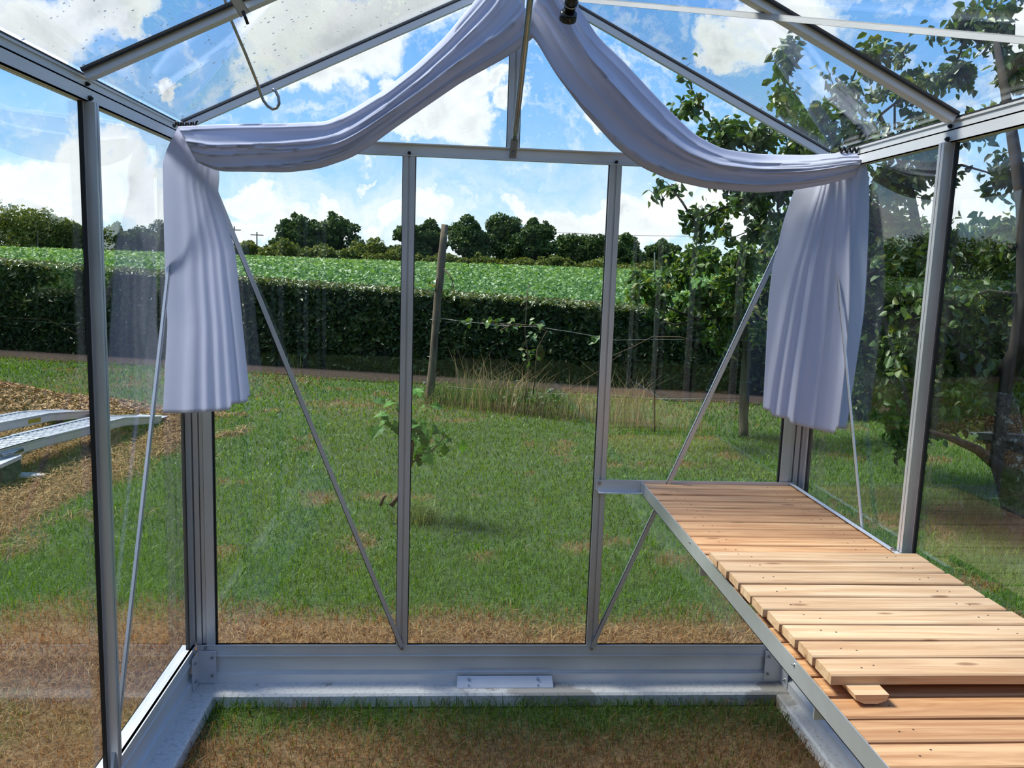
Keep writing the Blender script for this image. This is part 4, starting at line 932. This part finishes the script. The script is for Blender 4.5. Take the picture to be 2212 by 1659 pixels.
# ------------------------------------------------------------------ leafy trees near by
def leaf_shape(P, size, down=.55, asp=.62):
    """pointed oval leaf folded on its midrib: 6 verts, 4 tris/quads"""
    n = len(P); a = rng.normal(size=(n, 3)); a[:, 2] -= down*1.6; a /= np.linalg.norm(a, axis=1, keepdims=True)
    r = rng.normal(size=(n, 3)); b = np.cross(a, r); b /= np.linalg.norm(b, axis=1, keepdims=True); d = np.cross(a, b); s = size[:, None]; w = s*asp*.5
    f = (.10+.15*rng.random(n))[:, None]*s
    return np.stack([P, P+a*s*.30+b*w*.95+d*f, P+a*s*.68+b*w*.72+d*f*.8, P+a*s-d*f*.3, P+a*s*.68-b*w*.72+d*f*.8, P+a*s*.30-b*w*.95+d*f], 1).reshape(-1, 3)
LP = [(0, 1, 2, 3), (0, 3, 4, 5)]
def leafy_tree(name, label, cat, base, trunk_pts, trunk_r, limbs, clusters, mat, bark, lsize, dens, twig_r=.006, extra=None):
    root = empty(name, base, label, cat); tm = MB(); tm.tube(trunk_pts, trunk_r, 14); tm.build('trunk', bark, root, smooth=True)
    nodes = [(np.array(p, float), r) for p, r in zip(trunk_pts, trunk_r)][1:]
    lm = MB()
    for pts, rs in limbs:
        lm.tube(pts, rs, 9)
        for i in range(len(pts)-1):
            for t in (0, .5): nodes.append((vec(*pts[i])*(1-t)+vec(*pts[i+1])*t, rs[i]*(1-t)+rs[i+1]*t))
        nodes.append((vec(*pts[-1]), rs[-1]))
    ends = []; LPnts = []
    for (c, R, k) in clusters:
        c = vec(*c); q = min(nodes, key=lambda nd: np.linalg.norm(nd[0]-c)+.15*abs(nd[1])); mid = (q[0]+c)/2+rng.normal(size=3)*.08*np.linalg.norm(c-q[0])
        lm.tube([q[0], mid, c], [min(q[1]*.6, .02)+.002, .009, .005], 6); nodes.append((c, .006)); nodes.append((mid, .009))
        nt = max(3, int(k/26)); 
        for _ in range(nt):
            e = c+rng.normal(size=3)*np.array(R)*.62; m2 = (c+e)/2+rng.normal(size=3)*.03; lm.tube([c, m2, e], [.005, .0035, .0018], 4, cap=False)
            for t in np.linspace(.15, 1, max(3, int(k/nt))): LPnts.append((c*(1-t)+e*t if t < .5 else m2*(1-t)*2+e*(2*t-1))+rng.normal(size=3)*.035)
    lm.build('branches', M['bark'], root, smooth=True)
    P = np.array(LPnts); n = len(P); mesh_np('foliage', leaf_shape(P, lsize*(.65+.6*rng.random(n))), 6, mat, root, rnd=rng.random(n)**1.1, polys=LP)
    return root
def cl(px, py, Y, rx, ry, k, rz=None):  # cluster from photo size in px at depth Y
    s = (Y-CAM[1])/FPX; return (onY(px, py, Y), (rx*s, (rz or rx)*s, ry*s), k)
def pear():
    b = onZ(2240, 1150, GZ); Y = b[1]; at = lambda x, y, d=0: onY(x, y, Y+d)
    trunk = [at(2245, 1175), at(2215, 1110), at(2195, 1040), at(2172, 970), at(2165, 900), at(2150, 840)]; tr = [.16, .135, .125, .115, .105, .095]
    trunk[0][2] = min(trunk[0][2], GZ-.02)
    limbs = [([at(2150, 840), at(2110, 780, .1), at(2060, 740, .3), at(2010, 640, .5), at(1985, 520, .6), at(1960, 380, .7), at(1900, 250, .8)], [.08, .065, .055, .045, .035, .028, .015]),
             ([at(2155, 850), at(2200, 760, -.2), at(2215, 640, -.3), at(2210, 450, -.3), at(2180, 250, -.2), at(2150, 80, 0)], [.075, .06, .05, .04, .03, .018]),
             ([at(2222, 1055), at(2165, 1015, -.1), at(2110, 970, -.2), at(2050, 945, -.25), at(1995, 928, -.3)], [.06, .042, .030, .020, .010]),
             ([at(2060, 740, .3), at(1960, 700, .5), at(1860, 640, .8), at(1780, 560, 1.0), at(1690, 470, 1.2), at(1600, 440, 1.3)], [.05, .04, .03, .025, .018, .009]),
             ([at(1985, 520, .6), at(1880, 440, .8), at(1780, 350, .9), at(1690, 240, 1.), at(1700, 120, 1.)], [.035, .028, .022, .015, .007]),
             ([at(1880, 440, .8), at(1750, 400, 1.), at(1640, 330, 1.2), at(1540, 270, 1.3), at(1495, 200, 1.3)], [.026, .02, .015, .009, .005]),
             ([at(2010, 640, .5), at(1930, 600, .2), at(1870, 560, .1)], [.04, .03, .015])]
    C = []
    spec = [  # px, py, rx, ry, count
        (1700, 130, 38, 50, 190), (1690, 215, 50, 45, 220), (1760, 250, 60, 50, 300), (1830, 200, 60, 45, 260), (1900, 115, 55, 35, 200), (1960, 190, 65, 50, 300), (1870, 280, 70, 45, 280), (2000, 290, 70, 50, 320),
        (2080, 60, 60, 55, 280), (2170, 40, 50, 60, 220), (2060, 150, 60, 50, 260), (2190, 160, 45, 60, 200), (2110, 270, 60, 50, 240), (1740, 320, 60, 30, 220), (1650, 290, 60, 35, 220), (1560, 275, 55, 40, 230), (1500, 225, 38, 28, 120), (1484, 150, 12, 24, 26),
        (1540, 330, 60, 20, 150), (1620, 345, 60, 30, 200), (1500, 480, 32, 28, 130), (1550, 470, 42, 38, 190), (1610, 430, 55, 48, 260), (1680, 400, 60, 55, 300), (1450, 405, 40, 14, 70), (1640, 490, 45, 50, 220), (1700, 500, 60, 60, 320), (1570, 395, 50, 25, 150),
        (1920, 390, 70, 55, 420), (2010, 360, 60, 40, 300), (1900, 480, 80, 60, 520), (1980, 560, 80, 60, 520), (2080, 540, 80, 60, 520), (2180, 520, 70, 70, 480), (2160, 380, 60, 50, 260), (1880, 580, 70, 60, 460), (1960, 660, 80, 60, 520),
        (2060, 650, 80, 60, 520), (2160, 650, 80, 60, 520), (1890, 690, 60, 60, 400), (1940, 760, 80, 60, 480), (2040, 760, 80, 60, 480), (2150, 760, 80, 60, 480), (1900, 830, 60, 50, 340), (1980, 850, 70, 45, 360), (2070, 860, 70, 45, 360), (2160, 850, 60, 45, 300),
        (1940, 910, 45, 35, 190), (2010, 920, 50, 30, 180), (1860, 880, 40, 35, 150), (1800, 640, 60, 70, 350), (1790, 760, 50, 70, 300), (1810, 500, 60, 60, 360), (2130, 920, 40, 25, 120), (1955, 960, 18, 30, 70), (1800, 400, 60, 50, 320)]
    for (x, y, rx, ry, k) in spec:
        d = 1.15*(2212-x)/700; C.append(cl(x, y, Y+d+rng.normal()*.25, rx, ry, int(k*.85), rx*1.1)); 
        if k > 300: C.append(cl(x+rng.normal()*25, y+rng.normal()*20, Y+d+.7+rng.random()*.5, rx, ry, int(k*.8), rx*1.2))
    leafy_tree('pear_tree', 'large spreading pear tree with lichen-covered trunk outside the right wall', 'tree', (b[0], Y, GZ), trunk, tr, limbs, C, M['pear'], M['lichen'], .070, 1)
pear()
def fence_tree():
    b = onZ(1730, 950, GZ); Y = b[1]; at = lambda x, y, d=0: onY(x, y, Y+d)
    trunk = [at(1735, 955), at(1728, 860), at(1722, 780), at(1715, 710)]; trunk[0][2] = GZ-.02
    limbs = [([at(1722, 780), at(1690, 700), at(1640, 690), at(1580, 688), at(1510, 690), at(1460, 672), at(1420, 655)], [.03, .025, .022, .018, .015, .010, .006]), ([at(1510, 690), at(1460, 702), at(1430, 695)], [.013, .01, .006]),
             ([at(1640, 690), at(1600, 640), at(1560, 590), at(1480, 580)], [.018, .015, .01, .006]), ([at(1715, 710), at(1690, 600), at(1650, 540)], [.03, .02, .01])]
    C = [cl(x, y, Y+rng.normal()*.18, rx, ry, int(k*1.7)) for (x, y, rx, ry, k) in [(1385, 615, 28, 32, 110), (1420, 640, 36, 36, 170), (1470, 600, 40, 40, 210), (1470, 670, 40, 30, 170), (1530, 640, 45, 40, 240), (1530, 570, 30, 30, 110), (1590, 600, 45, 45, 240), (1580, 670, 45, 30, 200), (1640, 560, 40, 40, 210), (1650, 640, 45, 45, 240),
         (1550, 720, 40, 18, 90), (1610, 540, 30, 25, 110), (1690, 600, 40, 50, 220), (1700, 690, 40, 40, 180), (1750, 640, 50, 60, 260), (1500, 545, 18, 18, 36), (1565, 740, 20, 20, 50), (1380, 590, 16, 26, 40), (1640, 720, 30, 20, 70)]]
    leafy_tree('espalier_fruit_tree', 'low bright-leaved fruit tree trained along the fence beside the grey post', 'tree', (b[0], Y, GZ), trunk, [.04, .035, .032, .03], limbs, C, M['young'], M['bark'], .075, 1)
fence_tree()
def dark_bush():
    b = onZ(1980, 905, GZ); Y = b[1]; 
    root = empty('evergreen_shrub', (b[0], Y, GZ), 'dense dark shrub in the shade behind the pear tree', 'shrub'); bl = []
    for (x, y, rx, ry) in [(1800, 760, 90, 110), (1900, 700, 110, 130), (2020, 700, 120, 140), (2140, 700, 120, 150), (2260, 690, 120, 150), (1950, 600, 90, 80), (2100, 570, 120, 80), (2240, 560, 120, 100), (1820, 830, 90, 60), (2000, 820, 150, 80), (2180, 820, 130, 80)]:
        s = (Y-CAM[1])/FPX; bl.append((onY(x, y, Y+rng.normal()*.2), (rx*s, rx*s*.8, ry*s)))
    P, d = blob_points(bl, 22000, .35); P[:, 2] = np.maximum(P[:, 2], GZ+.02)
    mesh_np('foliage', quad_leaves(P, .06+.05*rng.random(len(P)), d, .9, .6), 4, M['laurel'], root, rnd=rng.random(len(P)), polys=QP)
    k = MB()
    for i in range(9): k.tube([(b[0]+rng.normal()*.5, Y+.2*rng.normal(), GZ-.02), (b[0]+rng.normal()*.8, Y, .6), (b[0]+rng.normal()*1.2, Y, 1.3)], [.04, .03, .01], 6)
    k.build('stems', M['bark'], root)
dark_bush()

def fig():
    b = onZ(878, 1128, GZ); Y = b[1]; at = lambda x, y, d=0: onY(x, y, Y+d); root = empty('fig_sapling', (b[0], Y, GZ), 'small fig sapling with broad lobed leaves behind the left glazing bar', 'sapling')
    m = MB(); m.tube([at(845, 1092), at(862, 1070), at(876, 1040), at(888, 1000), at(892, 960), at(884, 920), at(880, 890)], [.016, .014, .012, .010, .009, .008, .006], 8)
    m.tube([at(888, 1000), at(912, 985), at(932, 975), at(950, 955), at(963, 938)], [.007, .006, .005, .004, .003], 6); m.tube([at(884, 920), at(868, 905), at(856, 890)], [.008, .006, .004], 6); m.tube([at(932, 975), at(938, 985)], [.004, .003], 5)
    m.tube([at(822, 1092), at(828, 1075), at(832, 1070)], [.010, .010, .009], 8); m.build('stem', M['vine'], root, smooth=True)
    V, F = [], []
    out_ = [(0, 0), (.16, .30), (.34, .26), (.30, .48), (.46, .62), (.28, .66), (.16, .86), (0, 1.0), (-.16, .86), (-.28, .66), (-.46, .62), (-.30, .48), (-.34, .26), (-.16, .30)]
    for (x, y, s, n_) in [(850, 880, 20, 4), (835, 905, 16, 4), (866, 900, 24, 4), (915, 880, 18, 4), (900, 900, 18, 3), (845, 915, 14, 3), (893, 930, 16, 5), (905, 945, 18, 5), (900, 965, 14, 4), (965, 925, 12, 2), (958, 930, 14, 3), (985, 950, 12, 2), (960, 968, 16, 3), (920, 978, 18, 5), (940, 988, 8, 2), (905, 985, 10, 3), (880, 895, 16, 3)]:
        for _ in range(n_):
            c = at(x+rng.normal()*s*.8, y+rng.normal()*s*.7, rng.normal()*.07); L = .065+.055*rng.random(); a = rng.normal(size=3); a[2] -= .4; a /= np.linalg.norm(a); up = np.array([0, -.5, 1])+rng.normal(size=3)*.4; bb_ = np.cross(up, a); bb_ /= np.linalg.norm(bb_); d = np.cross(a, bb_)
            base = len(V); V.append(tuple(c+a*L*.5+d*.0)); 
            for (u_, v_) in out_: V.append(tuple(c+a*L*v_+bb_*L*u_*.95+d*L*(abs(u_)*.35-.25*v_*v_)))
            k = len(out_)
            for q_ in range(k): F.append((base, base+1+q_, base+1+(q_+1) % k))
    me = bpy.data.meshes.new('leaves'); me.from_pydata(V, [], F); a = me.attributes.new('rnd', 'FLOAT', 'FACE'); a.data.foreach_set('value', np.repeat(rng.random(len(F)//14), 14).astype(np.float32)); link('leaves', me, M['fig'], root)
fig()

# ------------------------------------------------------------------ left side of the garden: chips, straw, loading ramps
def chips():
    c = onZ(-60, 905, GZ); root = empty('wood_chip_pile', (c[0], c[1], GZ), 'heap of orange-brown wood chips on the lawn at the left edge', 'wood chips', kind='stuff')
    g = []; cx, cy = -4.0, 5.75
    hf = lambda x, y: np.maximum(0, .30*np.exp(-(((x-cx)/1.0)**2+((y-cy)/.6)**2))+.06*np.exp(-(((x+2.9)/.9)**2+((y-5.3)/.35)**2)))
    xs = np.linspace(-6.2, -2.0, 50); ys = np.linspace(4.4, 7.2, 36); X, Y = np.meshgrid(xs, ys); Z = GZ-.01+hf(X, Y); V = np.stack([X, Y, Z], -1).reshape(-1, 3).tolist(); nx = 50
    me = bpy.data.meshes.new('heap'); me.from_pydata(V, [], [(j*nx+i, j*nx+i+1, (j+1)*nx+i+1, (j+1)*nx+i) for j in range(35) for i in range(49) if hf(X[j, i], Y[j, i]) > .012]); me.shade_smooth(); link('heap', me, M['chipbase'], root)['kind'] = 'stuff'
    n = 16000; x = -6.2+4.4*rng.random(n); y = 4.4+2.8*rng.random(n); k = hf(x, y) > .010+.02*rng.random(n); x, y = x[k], y[k]; n = len(x)
    P = np.stack([x, y, GZ+hf(x, y)+.008*rng.random(n)], 1); mesh_np('chips', quad_leaves(P, .045+.045*rng.random(n), np.tile([0, 0, 1.], (n, 1)), .5, .30), 4, M['chips'], root, rnd=rng.random(n), polys=QP)['kind'] = 'stuff'
chips()
def straw():
    P = []; 
    n = 60000; x = -5+4.2*rng.random(n); y = 1.2+4.9*rng.random(n); d = dead(x, y); k = (rng.random(n) < d*.55); x, y = x[k], y[k]
    n2 = 9000; x2 = -1.1+1.1*rng.random(n2)-.12; y2 = -1.3+1.6*rng.random(n2); k = rng.random(n2) < dead(x2, y2)*.8; x = np.r_[x, x2[k]]; y = np.r_[y, y2[k]]
    n3 = 6000; x3 = -.1+3.0*rng.random(n3); y3 = .12+.45*rng.random(n3); x = np.r_[x, x3]; y = np.r_[y, y3]
    n = len(x); P = np.stack([x, y, GZ+.006+.028*rng.random(n)], 1); L = .05+.07*rng.random(n)
    a = rng.normal(size=(n, 3)); a[:, 2] *= .25; a /= np.linalg.norm(a, axis=1, keepdims=True); b = np.cross(a, np.array([0, 0, 1.])); b /= np.linalg.norm(b, axis=1, keepdims=True); w = (.0007+.0014*np.maximum(y, 0)/2)[:, None]; L = L[:, None]*np.where(y < .6, .6, 1)[:, None]; z = np.array([0, 0, 1.])
    V = np.stack([P-a*L*.5-b*w, P-a*L*.5+b*w, P+b*w+z*.010, P-b*w+z*.010, P+a*L*.5+b*w*.5, P+a*L*.5-b*w*.5], 1).reshape(-1, 3)
    o = mesh_np('loose_straw', V, 6, M['straw'], rnd=rng.random(n), polys=[(0, 1, 2, 3), (3, 2, 4, 5)]); tag(o, 'loose dry straw scattered round the ramps and along the greenhouse', 'straw', kind='stuff')
straw()

def ramp(label, pts_c, width, sticker, foot):
    """folding ramp: deck follows centre line pts (world), perforated deck with side rails"""
    pts = [vec(*p) for p in pts_c]; root = empty('loading_ramp', pts[0], label, 'ramp', 'aluminium loading ramps on the straw')
    hor = vec(pts[-1][0]-pts[0][0], pts[-1][1]-pts[0][1], 0); hor /= np.linalg.norm(hor); s = np.cross(hor, (0, 0, 1)); 
    deck, rl, rr, holes = MB(), MB(), MB(), MB()
    for i in range(len(pts)-1):
        a, b = pts[i], pts[i+1]; t = (b-a)/np.linalg.norm(b-a); n = np.cross(s, t); n = n if n[2] > 0 else -n
        deck.bar(a, b, s, n, [(-width/2, width/2, -.006, 0)])
        for q, sg in ((rl, -1), (rr, 1)): q.bar(a, b, s*sg, n, [(width/2-.02, width/2, -.062, .012), (width/2-.035, width/2, .006, .012), (width/2-.035, width/2, -.062, -.056)])
        L = np.linalg.norm(b-a); k = int(L/.055)
        for j in range(k):
            for c in range(4):
                u = (-.5+(c+.5)/4)*(width-.06)+(.012 if j % 2 else -.012); p = a+t*(.03+j*.055)+s*u
                holes.bar(p-t*.006, p+t*.018, s, n, [(-.004, .004, .0, .0012)])
    deck.build('deck', M['alu_pale'], root); rl.build('side_rail', M['alu_pale'], root); rr.build('side_rail', M['alu_pale'], root); h = holes.build('tread_slots', M['dark'], root)
    # ribs pressed up between the slots
    ribs = MB()
    for i in range(len(pts)-1):
        a, b = pts[i], pts[i+1]; t = (b-a)/np.linalg.norm(b-a); n = np.cross(s, t); n = n if n[2] > 0 else -n; L = np.linalg.norm(b-a)
        for j in range(int(L/.055)): p = a+t*(.055+j*.055); ribs.bar(p, p+t*.012, s, n, [(-width/2+.035, width/2-.035, 0, .006)])
    ribs.build('ribs', M['alu_pale'], root)
    for k, sg in sticker:
        a, b = pts[k], pts[k+1]; t = (b-a)/np.linalg.norm(b-a); n = np.cross(s, t); n = n if n[2] > 0 else -n; p = a+(b-a)*.55
        MB().bar(p, p+t*.16, s*sg, n, [(width/2, width/2+.001, -.046, -.008)]).build('sticker', M['yellow'], root)['label'] = 'yellow warning sticker'
    a, b = pts[0], pts[1]; t = (b-a)/np.linalg.norm(b-a); n = np.cross(s, t); n = n if n[2] > 0 else -n; p = a+(b-a)*foot
    MB().tube([p+s*(width/2+.012)-n*.03, p+s*(width/2+.012)-n*.03+t*.20], .014, 10).build('hinge_pin', M['steel'], root, smooth=True)
    e = pts[-1]; k = MB(); k.bar(e-s*width*.5, e+s*width*.5, hor, (0, 0, 1), [(-.01, .12, -.012, -.006)]); k.tube([e-s*width*.42+hor*.02-vec(0, 0, .03), e+s*width*.42+hor*.02-vec(0, 0, .03)], .02, 8); k.build('toe', M['alu_pale'], root)
r_a = onZ(-150, 1010, .02); r_b = onZ(80, 935, .005); r_c = onZ(215, 897, -.02); r_d = onZ(315, 893, -.14)
dz = vec(0, 0, 0)
ramp('near silver aluminium ramp with slotted deck reaching past the side post', [onZ(-190, 1012, .03), onZ(60, 945, .03), onZ(235, 903, -.01), onZ(318, 900, -.13)], .30, [(1, 1)], .55)
ramp('far silver aluminium ramp with slotted deck behind the near one', [onZ(-230, 945, .05), onZ(-40, 915, .06), onZ(75, 893, .03), onZ(175, 887, -.12)], .30, [(1, 1)], .4)
# block and board under the ramp end
bk = onZ(10, 1045, GZ); o = MB().box((bk[0]-.30, bk[1]-.10, GZ), (bk[0]+.04, bk[1]+.16, GZ+.145)).build('timber_block', M['block'], bevel=.006); tag(o, 'dark weathered block supporting the ramp end at the left edge', 'block')
tp = empty('ramp_lip', (bk[0]-.1, bk[1], GZ+.145), 'flat silver metal plate lying on the dark block at the left edge', 'plate')
MB().box((bk[0]-.34, bk[1]-.13, GZ+.146), (bk[0]+.05, bk[1]+.16, GZ+.175)).build('plate', M['alu_pale'], tp, bevel=.002)
bd = onZ(60, 1028, GZ+.02); m = MB()
bd_o = [(-.11, -.05), (.02, -.06), (.13, -.02), (.10, .03), (0, .05), (-.11, .05)]; m.add([(bd[0]+a, bd[1]+b, GZ+.020) for a, b in bd_o]+[(bd[0]+a, bd[1]+b, GZ+.034) for a, b in bd_o], [tuple(range(6))[::-1], tuple(range(6, 12))]+[(k, (k+1) % 6, 6+(k+1) % 6, 6+k) for k in range(6)])
o = m.build('broken_board', M['board']); tag(o, 'broken piece of white board lying on the straw beside the dark block', 'board')
